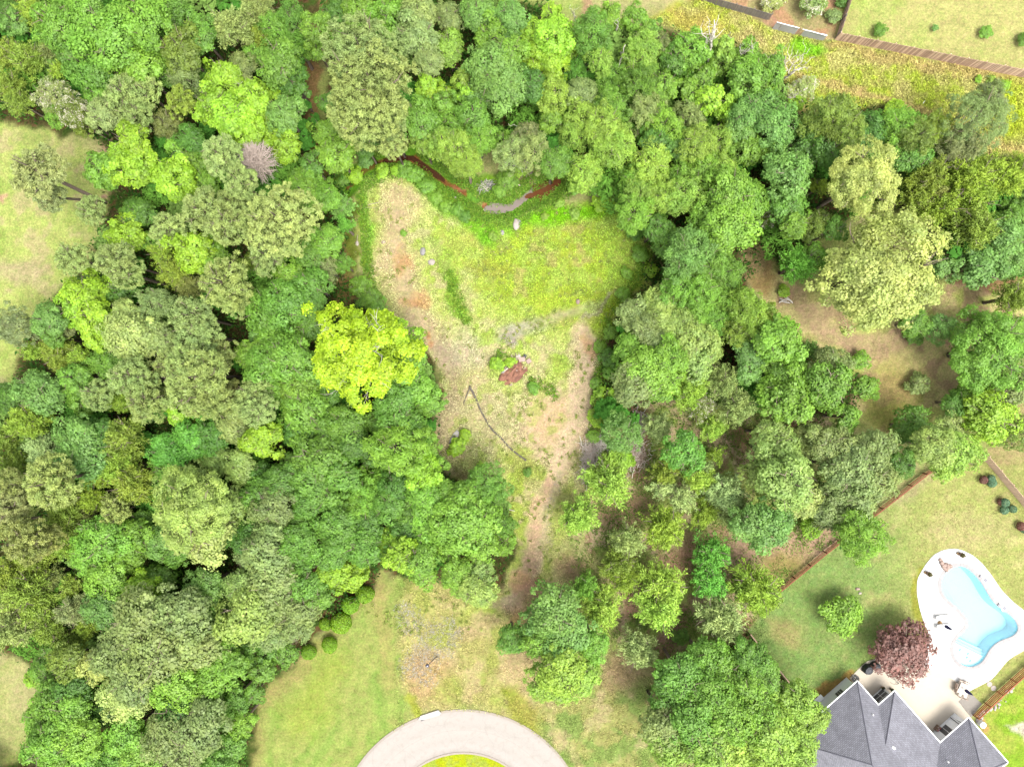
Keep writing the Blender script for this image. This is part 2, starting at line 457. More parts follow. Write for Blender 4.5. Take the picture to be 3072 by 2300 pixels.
CW = {'ks': 'bright green', 'YG': 'brilliant yellow', 'yg': 'yellow-green', 'yl': 'pale lime', 'lg': 'fresh green', 'mg': 'mid green', 'dg': 'deep green', 'bg': 'bluish green',
      'gg': 'grey-green', 'pg': 'pale grey-green', 'po': 'pale olive', 'ol': 'olive', 'oy': 'mustard-olive', 'br': 'brownish olive', 'cr': 'cream-tipped',
      'sv': 'silvery', 'em': 'emerald', 'gr': 'greyish', 'rd': 'dusky red', 'co': 'pale green', 'bb': 'blue-green'}
KW = {'O': ('broadleaf_tree', 'leafy tree', 'tree'), 'G': ('broadleaf_tree', 'lobed broadleaf tree', 'tree'), 'P': ('pine_tree', 'tufted pine', 'pine tree'),
      'C': ('cedar_tree', 'feathery cedar', 'cedar tree'), 'W': ('willow_tree', 'airy fine-leaved tree', 'tree'), 'S': ('shrub', 'bushy shrub', 'shrub'),
      'K': ('clipped_shrub', 'clipped round shrub', 'shrub')}
LANDMARKS = [('the dead brown tree', 765, 480), ('the brilliant yellow tree', 1101, 1050), ('the leaning lawn pine', 130, 530), ('the swimming pool', 2940, 1840),
    ('the curved road', 1385, 2200), ('the post lamp', 1283, 1996), ('the debris pile', 1545, 1110), ('the black pipe', 1470, 1280), ('the red creek pool', 1660, 560),
    ('the creek bend', 1200, 478), ('the clipped round shrubs', 1010, 1850), ('the red maple', 2707, 1946), ('the white fence panels', 2390, 100), ('the brush piles', 1800, 1400),
    ('the giant cream oak', 2634, 822), ('the bare sandy circle', 1680, 1270), ('the top left corner', 0, 0), ('the bottom left corner', 0, 2300),
    ('the mown gap path', 945, 300), ('the huge grey pine', 1095, 230), ('the house roof', 2600, 2200), ('the two boulders in the clearing', 1280, 770),
    ('the bare white snags', 2170, 200), ('the lower left lawn', 60, 2150), ('the left lawn', 80, 800), ('the rough field fence', 2800, 180), ('the emerald bush', 2051, 1353),
    ('the brown rail fence', 2410, 1715), ('the lime dome tree', 2960, 1245), ('the split log', 2352, 900), ('the grey sheet', 1365, 1305), ('the huge lower left oak', 480, 1950),
    ('the big round pine', 851, 659), ('the blossoming privet', 170, 300)]
USED = set()
def where(px, py, skip=0):
    ds = sorted(LANDMARKS, key=lambda l: (l[1] - px) ** 2 + (l[2] - py) ** 2)
    nm, lx, ly = ds[skip]; dx, dy = px - lx, py - ly; d = math.hypot(dx, dy)
    a = math.degrees(math.atan2(-dy, dx)) % 360
    dr = ['right of', 'above right of', 'above', 'above left of', 'left of', 'below left of', 'below', 'below right of'][int((a + 22.5) // 45) % 8]
    dist = 'touching and ' if d < 50 else 'just ' if d < 140 else '' if d < 280 else 'well ' if d < 480 else 'far '
    return (dist + dr + ' ' + nm).replace('touching and', 'close')
def place_words(px, py):
    c = ['far left', 'left', 'centre left', 'centre', 'centre right', 'right', 'far right'][min(6, max(0, int(px / 3072 * 7)))]
    r = ['top', 'upper', 'middle', 'lower', 'bottom'][min(4, max(0, int(py / 2300 * 5)))]
    return r + ' ' + c
def make_label(px, py, r, kind, ck, extra=None):
    sz = 'tiny' if r < 24 else 'small' if r < 38 else 'medium' if r < 58 else 'large' if r < 90 else 'huge'
    head = f"{sz} {CW[ck]} {KW[kind][1]}"; w0, w1, w2 = where(px, py), where(px, py, 1), where(px, py, 2)
    near = sorted((t for t in ALLT if 0 < math.hypot(t[0] - px, t[1] - py)), key=lambda t: math.hypot(t[0] - px, t[1] - py))[:7]
    short = lambda t: CW[t[4]] + ' ' + {'P': 'pine', 'C': 'cedar', 'S': 'shrub', 'K': 'shrub'}.get(t[3], 'tree')
    cand = [f"{head} {w}" for w in (w0, w1, w2)]
    for t in near:
        dr = 'left of' if t[0] > px + abs(t[1] - py) else 'right of' if t[0] < px - abs(t[1] - py) else 'above' if t[1] > py else 'below'
        cand += [f"{head} {dr} a {short(t)}, {w}" for w in (w0, w1)]
    hs = f"{sz} {CW[ck]} {'pine' if kind == 'P' else 'cedar' if kind == 'C' else 'shrub' if kind in 'SK' else 'tree'}"
    for t in near:
        dr = 'left of' if t[0] > px + abs(t[1] - py) else 'right of' if t[0] < px - abs(t[1] - py) else 'above' if t[1] > py else 'below'
        cand += [f"{hs} {dr} a {short(t)}, {w}" for w in (w0, w1, w2)]
    for c in cand:
        if c not in USED and len(c.split()) <= 16: USED.add(c); return c
    print('NO UNIQUE LABEL', px, py); return cand[0]

TREE_BASES = []
def region_group(px, py):
    if py < 620 and px > 900: return 'trees of the wood across the top'
    if px < 1560 and not (px > 1340 and py < 1400): return 'trees of the left wood'
    if px >= 1560: return 'trees of the right hand grove'
    return 'shrubs of the clearing'

def add_tree(px, py, r, kind, ck, zc=None, flower=False, extra=None, label=None, name=None, lean=None, flat=None, thin=None):
    rnd = RNG.random
    if zc is None:
        if kind == 'S': zc = max(.5, r / FOC * CAM_H * .75)
        elif kind == 'K': zc = r / FOC * CAM_H * .75
        else:
            zc = 3.4 + r * .075 + RNG.uniform(-1.0, 1.6)
            if kind == 'P': zc += 2.2
            if kind == 'C': zc = zc * .8
            if px > 2680 and 560 < py < 1320: zc = 2.2 + r * .045
    R = r * (CAM_H - zc) / FOC * (1.07 if kind not in 'SK' and not label else 1)
    c = P(px, py, zc)
    base = Vector((c.x, c.y, 0)) if lean is None else P(lean[0], lean[1], 0)
    size = 0 if r < 42 else 1 if r < 92 else 2
    if kind == 'K': size = 1
    nv = len([k for k in CROWN if k[0] == kind and k[1] == size]); v = int(rnd() * nv)
    nm = name or ('oak_tree' if kind == 'O' and ck in ('co', 'gg', 'cr', 'pg', 'lg', 'yl') else 'tulip_tree' if kind == 'G' else KW[kind][0])
    root = empty(nm, base)
    tag(root, label or make_label(px, py, r, kind, ck, extra), KW[kind][2], region_group(px, py))
    TREE_BASES.append((px, py, r))
    me = FLOWER[kind, size, v] if flower and (kind, size, v) in FLOWER else CROWN[kind, size, v][0]
    co = bpy.data.objects.new('crown', me); link(co, root)
    fz = flat or {'O': .95, 'G': 1.05, 'P': 1.0, 'C': 1.15, 'W': 1.0, 'S': .8, 'K': .9}[kind]
    if zc - R * fz < .1 and kind not in 'SK': fz = max(.5, (zc - .1) / R)
    co.location = (c.x - base.x, c.y - base.y, zc)
    a = RNG.uniform(0, 6.28)
    co.rotation_euler = (RNG.uniform(-.08, .08), RNG.uniform(-.08, .08), a)
    k1, k2 = RNG.uniform(.90, 1.12), RNG.uniform(.90, 1.12)
    if label or r > 90: k1, k2 = min(k1, 1.03), min(k2, 1.03)
    co.scale = (R * k1, R * k2, R * fz)
    cc, k = LC[ck]; col = np.array([s2l(x) / GAIN * k * LEAFK for x in cc]); j = RNG.uniform(-.10, .10); w = RNG.uniform(-.07, .07)
    col = col * (1 + j) * np.array([1 + w, 1, 1 - w]) * np.array([1.06, 1.0, .90])
    co.color = (*[float(x) for x in col], 1)
    if kind != 'K' and not (kind == 'S' and r < 30):
        lm = bpy.data.objects.new('limbs', (LIMBP[0] if ck == 'YG' else LIMB[int(rnd() * 3)])); link(lm, root)
        lm.location = co.location; lm.scale = (R * .95, R * .95, min(R * fz * .9, zc)); lm.rotation_euler = (0, 0, a)
    if kind not in 'SK':
        tk = bpy.data.objects.new('trunk', TRUNK[int(rnd() * 3)]); link(tk, root)
        tr = .06 + R * .045; v = Vector(co.location); L = v.length * .98
        tk.rotation_euler = v.to_track_quat('Z', 'Y').to_euler(); tk.scale = (tr, tr, L)
    return root

T = """
15 50 45 O dg;50 68 34 O bg;105 45 46 C oy;175 72 62 O lg;255 28 62 O lg;325 118 88 O lg;228 150 62 O mg;432 68 72 O lg;415 205 72 O lg;270 210 60 O mg;312 248 44 O mg;525 45 52 O mg
497 222 36 O mg;548 150 60 O ol;602 105 50 O mg;706 92 72 C gg;768 25 52 C gg;25 168 48 C ol;88 182 58 C ol;36 262 52 C ol;58 308 42 C ol;155 165 36 C br;180 212 30 C oy
168 290 50 W pg f;218 335 46 W ol f;180 350 38 W lg;250 372 36 W ol;308 345 50 O sv;290 285 36 O lg;385 290 56 P po;446 280 40 P po;410 352 50 P po;505 375 46 W br;575 418 42 O dg
560 235 52 W gg;545 308 46 P ol;672 232 50 G yg;645 318 52 G yg;700 345 60 G yg;772 300 56 G yg;745 398 46 G yg;722 205 42 O gg;405 428 54 G yg;308 508 56 G lg;405 505 60 G yg;372 465 42 G yg
525 538 64 G yg;578 490 46 G lg;618 558 44 G lg;543 452 40 G lg;668 470 58 P gg;725 548 50 P gg;700 610 44 P gg;786 38 46 C gg;822 85 42 W lg;872 55 42 W mg;895 140 52 C dg;772 112 42 C ol
945 92 48 G lg;955 150 32 G lg;772 162 36 O lg;838 190 64 O mg;872 232 46 O dg;886 262 36 O dg;856 345 54 O bg;858 440 46 G yg;822 392 44 G yg;786 350 40 G yg;1010 30 46 O dg;1076 34 46 G lg
1174 44 52 G lg;1012 120 30 G lg;1252 110 66 O pg;1257 45 50 O pg;1344 54 46 O gg;1348 145 46 O yl;1286 182 42 O pg;1284 256 36 G yg;1293 292 32 G yg;1330 290 30 G yg;1395 235 38 G yl
1402 284 32 G yg;1431 38 46 O bg;1475 110 54 G lg;1511 54 40 G yg;1475 200 68 O bg;1493 256 70 O bg;1529 163 50 O lg;1438 290 46 O bg;1257 362 60 O mg;1330 308 38 O mg;1366 362 46 O lg
1420 344 46 O mg;1330 430 44 W yl;1366 453 58 W yl;1402 490 46 W yl;1438 417 50 W lg;1275 430 40 W yl;1511 435 40 W lg;1580 405 38 W gr;1010 462 54 G lg;982 400 42 G lg;930 562 54 G lg;1028 790 28 W mg
985 578 32 G lg;938 496 38 O dg;1094 430 42 O dg;1004 300 30 O bg;975 310 26 O mg
1536 48 46 O bg;1522 110 50 O dg;1652 47 34 G yg;1601 101 42 G yg;1663 110 52 G yg;1663 165 46 G yg;1609 158 52 G yg;1663 215 32 G yg;1529 250 60 O bg;1590 254 46 O dg;1717 138 32 G yl
1775 101 56 W mg;1837 54 40 G lg;1909 58 38 G lg;1797 181 42 W yl;1725 217 46 C dg;1930 145 52 W yl;1917 195 48 W yl;1953 92 30 G lg;1971 128 34 W br;1844 235 46 W mg;1917 256 62 W mg;1746 283 46 O gg
1663 290 50 W yl;1833 326 52 W mg;1935 337 52 W pg;1989 261 44 G lg;2062 268 36 G lg;2062 152 54 G lg;2025 181 42 O dg;2109 235 40 G lg;2072 344 46 W pg;1989 380 54 W lg;2134 300 40 G yg;2188 337 38 G yg
2170 181 44 G lg;2170 138 32 G yl;2243 163 40 G lg;2243 235 54 G lg;2260 290 46 O mg;1656 362 38 G lg;1754 362 54 W yl;1810 380 60 W yl;1725 409 50 W yl;1844 446 64 W yl;1953 489 56 W yl;1935 398 50 C dg
1971 420 42 O dg;2087 435 50 W yl;2152 427 50 W yl;2080 475 40 W yl;2035 435 44 O dg;2116 507 50 O lg;2170 525 50 W yl;2043 543 50 W lg;2243 344 54 O bg;2279 326 48 O bg;2243 453 44 G lg;2292 453 36 G lg
2225 391 44 O bg;1600 462 50 W pg;1536 464 46 W pg;1663 489 50 O mg;1754 518 52 W yl;1899 543 46 W lg;1989 587 46 W yl;2305 210 50 G lg;2287 262 34 G lg;2326 378 60 O bg;2315 326 42 O mg;2388 315 24 G yg
2428 427 60 O dg;2490 362 74 W ol;2525 391 64 W ol;2490 453 54 O dg;2580 417 50 O dg;2620 384 50 O dg;2688 391 60 W lg;2740 417 58 W ol;2797 391 50 W oy;2725 471 54 O mg;2362 525 74 O bg
2779 525 60 C ol;2785 580 58 C br;2888 543 74 C oy;2960 525 60 C oy;3015 543 60 C oy;3052 500 44 C oy;2457 562 30 C oy
225 775 50 P gg;350 782 52 P gg;380 706 50 G yg;445 724 30 G lg;417 640 42 O dg;507 690 46 P po;616 640 66 P gg;688 670 60 P gg;580 753 58 G yg;634 767 50 G lg;490 767 40 C oy;525 822 46 C ol;572 858 46 C br
384 822 48 P po;681 850 78 P po;720 898 50 P po;254 876 56 G yg;308 876 42 G yg;235 930 50 G yg;283 950 52 G yg;290 1003 50 G yg;315 1039 36 G lg;362 869 38 O dg;145 960 46 O bg;47 978 52 W gr
160 1014 34 O mg;203 978 32 W gr;391 1003 72 O cr;416 1057 54 O cr;380 941 46 O cr;471 912 50 W gg;478 1010 50 O pg;580 948 60 P gg;598 1003 68 P gg;580 1093 70 P po;616 1130 70 P po;500 1093 36 P gg
660 1060 52 P gg;543 1040 46 P po;101 1050 36 C oy;174 1050 50 C ol;199 1085 50 C ol;254 1068 40 C oy;326 1093 50 O mg;225 1130 40 O mg;109 1130 20 C oy;398 1137 56 P po;743 796 38 C ol
804 767 58 P gg;913 579 48 G lg;975 596 42 G lg;978 724 46 O lg;931 767 50 O mg;975 806 46 C gr;870 833 52 O lg;931 858 54 O mg;859 912 74 O mg;804 930 66 O mg;924 905 50 O mg;924 967 50 O mg
822 1021 60 O lg;877 1003 52 O mg;877 1075 76 O lg;804 1093 60 O lg;931 1112 50 O mg;775 1021 32 O bg;760 1068 48 O lg;1033 622 38 C bg;1036 680 36 C em;1205 1085 72 O lg;1239 1165 58 O lg;1286 1205 44 O lg
1185 1208 60 O mg;1203 1274 62 O mg;1196 1344 80 W lg;1257 1317 54 W lg;1148 1263 44 O mg;804 1154 60 O lg;895 1154 60 O lg;913 1227 68 O lg;967 1190 50 O mg;779 1227 50 P gg;985 1281 54 O mg;1040 1274 60 O mg
895 1288 50 O dg;793 1317 56 G yg;985 1335 48 O mg;1058 1330 50 O dg;870 1390 32 O mg;953 1372 70 O mg;931 1430 60 O mg;1022 1419 56 O mg;967 1480 60 O mg;920 1509 50 O mg;1004 1527 50 O mg;1004 1575 60 O mg
895 1564 52 O mg;1011 1610 40 O mg;1094 1426 40 C lg;1094 1480 52 W lg;1076 1520 44 W lg;1112 1375 32 O dg;1148 1426 46 C mg;822 1517 60 O gg;822 1575 56 O gg;768 1426 50 O dg;840 1444 54 O dg;1185 1462 42 O dg
1167 1517 46 O mg;1221 1535 46 O mg;1268 1419 54 G yg;1304 1390 34 G lg;1275 1498 60 O lg;1337 1480 50 O lg;1384 1517 64 O lg;1366 1571 78 O lg;1438 1509 40 O mg;1438 1571 64 O lg;1293 1589 56 O lg;1348 1625 54 O lg
1438 1636 50 O lg;1511 1571 36 W mg;1504 1625 40 W lg;1456 1444 52 W mg;1493 1468 36 W mg;1094 1571 52 O dg;1221 1592 46 O dg;1177 1625 44 G yg;1203 1665 48 G yg;1094 1636 58 O mg;996 1651 60 O mg;895 1625 60 O mg
804 1643 68 O gg;895 1684 46 O mg;1257 1680 50 O lg;25 1198 50 O dg;123 1180 64 O bg;235 1143 46 O mg;246 1201 42 G lg;297 1183 46 P po;362 1198 46 C oy;417 1143 54 P po;449 1208 60 P po;580 1165 78 P po
518 1183 40 C po;616 1190 70 P po;685 1185 48 P br;760 1198 60 P gg;700 1274 50 O pg;543 1245 40 G yg;598 1263 42 C ol;90 1263 64 C oy;18 1317 46 C ol;22 1390 50 C ol;127 1346 46 C sv;72 1382 32 C oy
235 1317 68 O bg;254 1372 68 O bg;308 1300 42 O dg;380 1310 64 C ol;380 1364 60 C ol;365 1408 62 C oy;409 1455 64 C ol;308 1426 42 C oy;580 1317 60 O em;507 1353 52 O em;507 1410 46 O mg;640 1303 50 O dg
652 1372 50 O co;717 1397 46 O co;562 1444 60 O co;580 1528 108 O co;598 1589 90 O cr;670 1535 72 O co;163 1444 74 P po;29 1462 50 P br;29 1517 56 P gr;72 1509 40 P po;283 1498 46 C oy;362 1517 58 C po
203 1517 50 C ol;199 1564 64 C ol;254 1550 46 C br;344 1537 42 P po;36 1571 50 C br;127 1589 32 O dg;90 1618 68 P br;145 1618 42 P br;109 1672 60 C ol;203 1636 42 C oy;308 1618 74 O lg;398 1618 60 O lg
380 1665 54 O lg;272 1672 50 O lg;417 1571 42 O mg;489 1625 50 O bg;525 1654 46 O mg;779 1491 58 O mg;743 1607 50 O dg;761 1668 50 O gg;36 1729 60 C ol;91 1772 74 C ol;152 1729 42 C br;120 1822 60 C ol;18 1809 46 C gg
54 1881 64 C gg;14 1900 42 C ol;156 1888 50 C ol;225 1827 50 C gr;217 1754 36 C ol;268 1874 42 C oy;268 1921 28 C oy;199 1935 46 C ol;203 1983 50 O ol;152 1961 36 O mg;138 2019 32 O mg;326 1722 60 O lg
427 1765 50 G yg;471 1736 46 O mg;312 1827 54 O bg;435 1863 88 O gg;543 1845 78 O gg;362 1950 78 O gg;616 1863 52 O mg;417 2026 76 O gg;525 2044 72 O lg;634 2026 60 O lg;580 1935 78 O gg;471 1954 90 O gg;688 1990 50 O lg
380 2091 64 O cr;292 1990 50 O cr;616 1762 56 O bg;670 1792 32 O dg;743 1845 78 O co;725 1754 50 O co;688 1917 40 O dg;725 1954 40 O mg;163 2098 60 O mg;217 2073 50 O dg;127 2153 50 O lg;217 2135 60 O lg
145 2225 64 O lg;235 2207 60 O lg;254 2272 60 O lg;163 2272 50 O lg;308 2135 42 O dg;380 2207 60 O lg;416 2261 60 O lg;543 2135 68 O dg;598 2171 74 O gg;507 2207 70 O gg;562 2243 70 O gg;634 2135 50 O mg
688 2243 48 O mg;725 2171 42 O lg;706 2098 46 O mg;340 2280 50 O mg;640 2290 50 O mg;822 1747 70 O gg;913 1754 56 O mg;804 1827 64 O gg;895 1827 64 O gg;950 1790 46 O mg;822 1888 56 O gg;890 1884 44 O gg;804 1954 40 O dg
850 1960 36 O mg;786 2008 40 O mg;765 2080 30 O mg;1047 1729 50 G yg;1004 1725 42 G yg;1366 1718 50 O lg;1438 1722 44 O co;1430 1768 50 O co;1384 1754 40 O yl;1275 1722 40 O lg
1917 579 50 W yl;2043 586 60 W yl;1899 641 54 W lg;2188 586 70 O lg;2188 677 74 O lg;2134 659 58 O lg;2243 604 54 O lg;2062 760 74 W bg;2007 731 50 W mg;2116 786 60 W mg;2036 858 60 W lg;2098 876 60 W lg
2080 930 56 W lg;2152 894 50 W lg;2170 822 50 W mg;2134 967 46 W lg;1971 688 40 W mg;1899 941 50 O gg;1982 905 44 O co;1989 959 54 O co;2040 967 42 O co;1935 990 50 O gg;2080 1021 60 O co;2116 1045 48 O co
1899 1050 54 O lg;1971 1032 50 O gg;1935 1112 64 O lg;2007 1075 58 O lg;2080 1086 60 O co;1989 1130 58 O lg;2243 930 58 W oy;2206 1003 40 W oy;2261 990 44 W yl;2254 1057 46 O bg;2243 1115 40 O bg;2152 1130 50 C po
1899 1154 58 O gg;1971 1160 52 O lg;1971 1281 46 C sv;2062 1172 60 C oy;2098 1219 50 C oy f;2170 1154 54 C po;2206 1219 64 C po;1862 1299 56 W bg;1826 1444 70 C yl;1735 1546 62 C yl;1880 1618 56 C gg;1989 1582 66 C oy
2109 1535 44 C oy;2051 1353 62 O em;2134 1281 42 C yl;2145 1361 30 C oy;2109 1400 36 C gg;1989 1419 46 C ol;2098 1433 46 C yl;1982 1462 36 C sv;2043 1491 50 C sv;2170 1480 60 C sv;2195 1535 50 C gg;2254 1571 56 O bg
2127 1661 60 C em;2127 1740 54 C em;2355 1190 74 G lg;2359 1120 46 O mg;2428 1122 32 O cr;2482 1154 68 O mg;2326 1354 74 O co;2362 1444 84 O co;2308 1303 50 O co;2417 1317 50 O gg;2399 1498 60 O cr;2294 1426 60 O co
2489 1335 60 O gg;2544 1408 74 O gg;2616 1354 60 O gg;2663 1346 36 O gg;2562 1480 60 O gg;2616 1444 60 O gg;2489 1517 60 O gg;2308 1571 68 O bg;2475 1564 32 C gr;2580 1600 74 W lg;2555 1553 54 W mg;2736 1281 56 O mg
2797 1335 60 O co;2870 1354 60 O yl;2834 1390 46 O yl;2852 1285 42 O cr;2707 1390 42 O dg;2960 1245 74 O yg;2924 1190 50 O lg;2870 1208 42 O mg;3033 1299 50 W ol;3033 1154 68 O gg;2363 620 52 O mg;2308 641 46 C ol f
2381 670 46 G lg;2446 677 46 W ol;2508 688 36 O mg;2392 796 60 C em;2446 775 40 O lg;2834 804 40 O bg;2743 967 42 O mg;2906 586 74 C oy;2815 622 64 C oy;2906 695 78 C ol;2743 586 58 C ol;2978 677 42 C oy
3015 713 60 O bg;2942 796 64 O bg;3015 775 56 O bg;3033 659 50 O mg;3033 894 60 C ol;2960 1057 108 O lg;3033 1003 60 O lg;2924 985 46 O lg;2333 1021 64 G lg;2424 1050 36 C bg;2489 1093 54 O gg;2345 1100 52 O lg
2279 948 46 W oy;1536 1917 42 O mg;1663 1827 74 O bg;1620 1870 58 O bg;1699 1899 64 O bg;1635 1925 54 O lg;1681 2008 74 O yl;1645 2044 58 O yl;1736 2026 58 O yl;1783 1935 50 O lg;1754 1762 44 C mg;1801 1825 58 C yl
1855 1690 50 C ol;1870 1736 48 C oy;1982 1754 72 C yl;1978 1820 70 C yl;2254 1760 74 C oy;2290 1790 50 C oy;1917 1946 60 C sv;2159 1852 78 C sv;2043 1910 26 S mg;2116 1983 64 O lg;2170 2008 60 O lg;2043 2030 64 O mg
2254 1972 54 O mg;2007 2066 60 O mg;2134 2080 70 O lg;2243 2062 68 O lg;2080 2153 74 O mg;1989 2171 64 O gg;2188 2153 70 O lg;2007 2230 64 O yl;2116 2225 72 O yl;2188 2240 68 O yl;2279 2153 70 O lg;2270 2250 60 O yl
2380 2098 64 O yl;2435 2150 50 O yl;2326 2098 58 O mg;2308 2189 74 O yl;2395 2207 58 O yl;2400 2265 44 O yl;2326 2268 58 O yl;2294 2026 50 O mg
"""
SH = """
1025 543 24 S lg;1040 515 20 S lg;1065 525 28 S yg;1094 482 24 S bg;1148 510 22 S yg;1215 506 28 S lg;1247 525 26 S lg;1278 556 26 S lg;1308 590 24 S lg;1338 618 22 S lg;1190 512 20 S yg;1372 628 22 S lg;1395 650 20 S mg
1518 543 34 S lg;1550 510 26 S yg;1500 570 22 S lg;1826 561 48 S lg;1808 600 38 S yg;1860 610 34 S lg;1076 858 34 S lg;1112 890 30 S lg;1130 920 34 S lg;1095 905 24 S mg;1373 1340 28 S yg;1395 1306 19 S yg;1815 1195 38 S yg;1797 1248 34 S yg
1840 1230 30 S yg;1862 1376 38 S yg;1833 996 24 S lg;1826 1075 30 S mg;1800 1040 20 S lg;1830 1120 24 S lg;1953 811 22 S yg;1785 1150 20 S lg;1780 1310 20 S lg;1985 620 34 S lg;2681 337 34 S yg;2399 275 46 S cr f;2391 366 18 S cr f;2370 446 19 S cr f
2598 1165 36 S lg;2540 1252 38 G lg;2583 1082 32 S lg;2757 1151 34 S gg;2352 872 20 S yg;2743 1000 34 S mg;2815 985 44 W bg;2431 1585 38 S yg;2323 0 38 S cr f;2439 4 48 S co f;2500 47 22 S gg;2522 2 20 S dg;2642 90 21 S mg;2957 98 19 S lg
2805 83 10 S bg;2975 239 14 S yl;2936 237 11 S yg;3018 254 16 S yg;3070 118 20 S mg;101 2033 28 S yg;120 1992 24 S mg;1583 1416 14 S mg;1770 1440 20 S mg;2526 1845 60 S lg;1724 640 16 S yl;1634 650 12 S yl;1210 700 10 S lg;1478 708 14 S yl;1530 1085 16 S yg
1490 1090 22 S yg;1930 1870 22 S ol;1600 1165 18 S lg;1440 1395 12 S yg;1720 560 22 S lg;1680 610 14 S yl;1905 700 26 S mg;1920 760 24 S lg;1880 820 20 S lg;1870 880 22 S lg
"""
def rows(s):
    for it in s.replace('\n', ';').split(';'):
        q = it.split()
        if len(q) >= 5: yield float(q[0]), float(q[1]), float(q[2]), q[3], q[4], len(q) > 5
ALLT = [t for t in list(rows(T)) + list(rows(SH))]
for x, y, r, k, c, f in rows(T):
    z = None
    if x > 1700 and y > 1250 and k == 'C': z = 2.4 + r * .03; r *= 1.10
    add_tree(x, y, r, k, c, flower=f, zc=z)
for x, y, r, k, c, f in rows(SH):
    z = 4.2 if (x, y) == (2526, 1845) else None
    add_tree(x, y, r, k, c, flower=f, zc=(2.2 if (x, y) == (2526, 1845) else None))
# individual trees with a look of their own
add_tree(1090, 168, 120, 'P', 'gg', 13, label='huge grey-green pine, upper one of the three by the mown gap path')
add_tree(1120, 262, 132, 'P', 'gg', 13.5, label='broadest huge grey-green pine, middle one of the three by the mown gap path')
add_tree(1104, 350, 112, 'P', 'gg', 12.5, label='large grey-green pine, lower one of the three by the mown gap path')
add_tree(1172, 375, 52, 'P', 'gg', 10.5, label='medium grey-green pine just above the bend of the red creek')
add_tree(1182, 436, 44, 'P', 'pg', 8.5, label='pale grey-green pine overhanging the bend of the red creek')
add_tree(851, 664, 106, 'P', 'pg', 13.5, label='big round pale-tipped pine near the left edge of the clearing')
add_tree(1088, 1062, 152, 'G', 'YG', 13, label='huge brilliant yellow-green tree at the left edge of the clearing')
add_tree(1190, 1010, 62, 'G', 'yg', 10, label='yellow-green tree against the right side of the brilliant yellow tree')
add_tree(2634, 822, 176, 'O', 'cr', 10.5, label='giant pale cream-green oak in the grove right of the clearing')
add_tree(2591, 540, 112, 'O', 'cr', 12, label='very large pale grey-green oak just above the giant cream-green oak')
add_tree(2924, 362, 96, 'W', 'gg', 8, label='big thin grey-green tree on the rough field near the right edge')
add_tree(2960, 300, 52, 'W', 'gr', 7.5, label='thin greyish tree at the upper end of the rough field')
add_tree(2872, 440, 62, 'W', 'gr', 7, label='thin greyish tree below the big thin tree on the rough field')
add_tree(2859, 475, 38, 'O', 'bg', 5)
add_tree(2707, 1946, 88, 'O', 'rd', 3.2, name='maple_tree', flat=.75, label='dusky red maple between the lawn and the cream patio')
add_tree(120, 515, 78, 'P', 'gr', 12, lean=(318, 607), label='lone thin pine with bare trunk leaning over the left lawn')
add_tree(150, 590, 48, 'P', 'gr', 8.5, lean=(292, 603), label='smaller thin pine with bare trunk beside the lone lawn pine')
add_tree(278, 632, 46, 'P', 'gg', 9, lean=(345, 672), label='thin grey-green pine at the edge of the left lawn')
for (x, y, r, w) in ((1096, 1783, 27, 'uppermost'), (1051, 1814, 27, 'second from the top'), (1023, 1868, 32, 'largest'), (976, 1872, 19, 'half hidden smallest'),
                     (989, 1934, 24, 'second from the bottom'), (926, 1955, 22, 'lowest')):
    add_tree(x, y, r, 'K', 'ks', label=f'clipped round green shrub, {w} in the row beside the wood', name='clipped_shrub')
for (x, y, r, c, z, l) in ((2951, 1439, 12, 'rd', .5, 'small reddish round shrub beside the right plank fence'), (2974, 1434, 11, 'bb', .6, 'small blue-green shrub beside the reddish one at the plank fence'),
                        (2976, 1448, 14, 'bb', .4, 'low wide blue-green shrub below its twin near the plank fence'), (3003, 1505, 11, 'rd', .4, 'small reddish shrub in the middle group by the plank fence'),
                        (3015, 1507, 13, 'bb', .7, 'round blue-green shrub in the middle group by the plank fence'), (3013, 1530, 12, 'bb', .4, 'lowest blue-green shrub in the middle group by the plank fence'),
                        (3038, 1526, 12, 'bb', .4, 'blue-green shrub nearest the plank fence'), (3064, 1578, 13, 'rd', .5, 'small reddish shrub at the right edge above the pool'),
                        (3073, 1586, 13, 'bb', .4, 'blue-green shrub cut by the right edge above the pool')):
    add_tree(x, y, r, 'K', c, zc=z, label=l, name='garden_shrub')

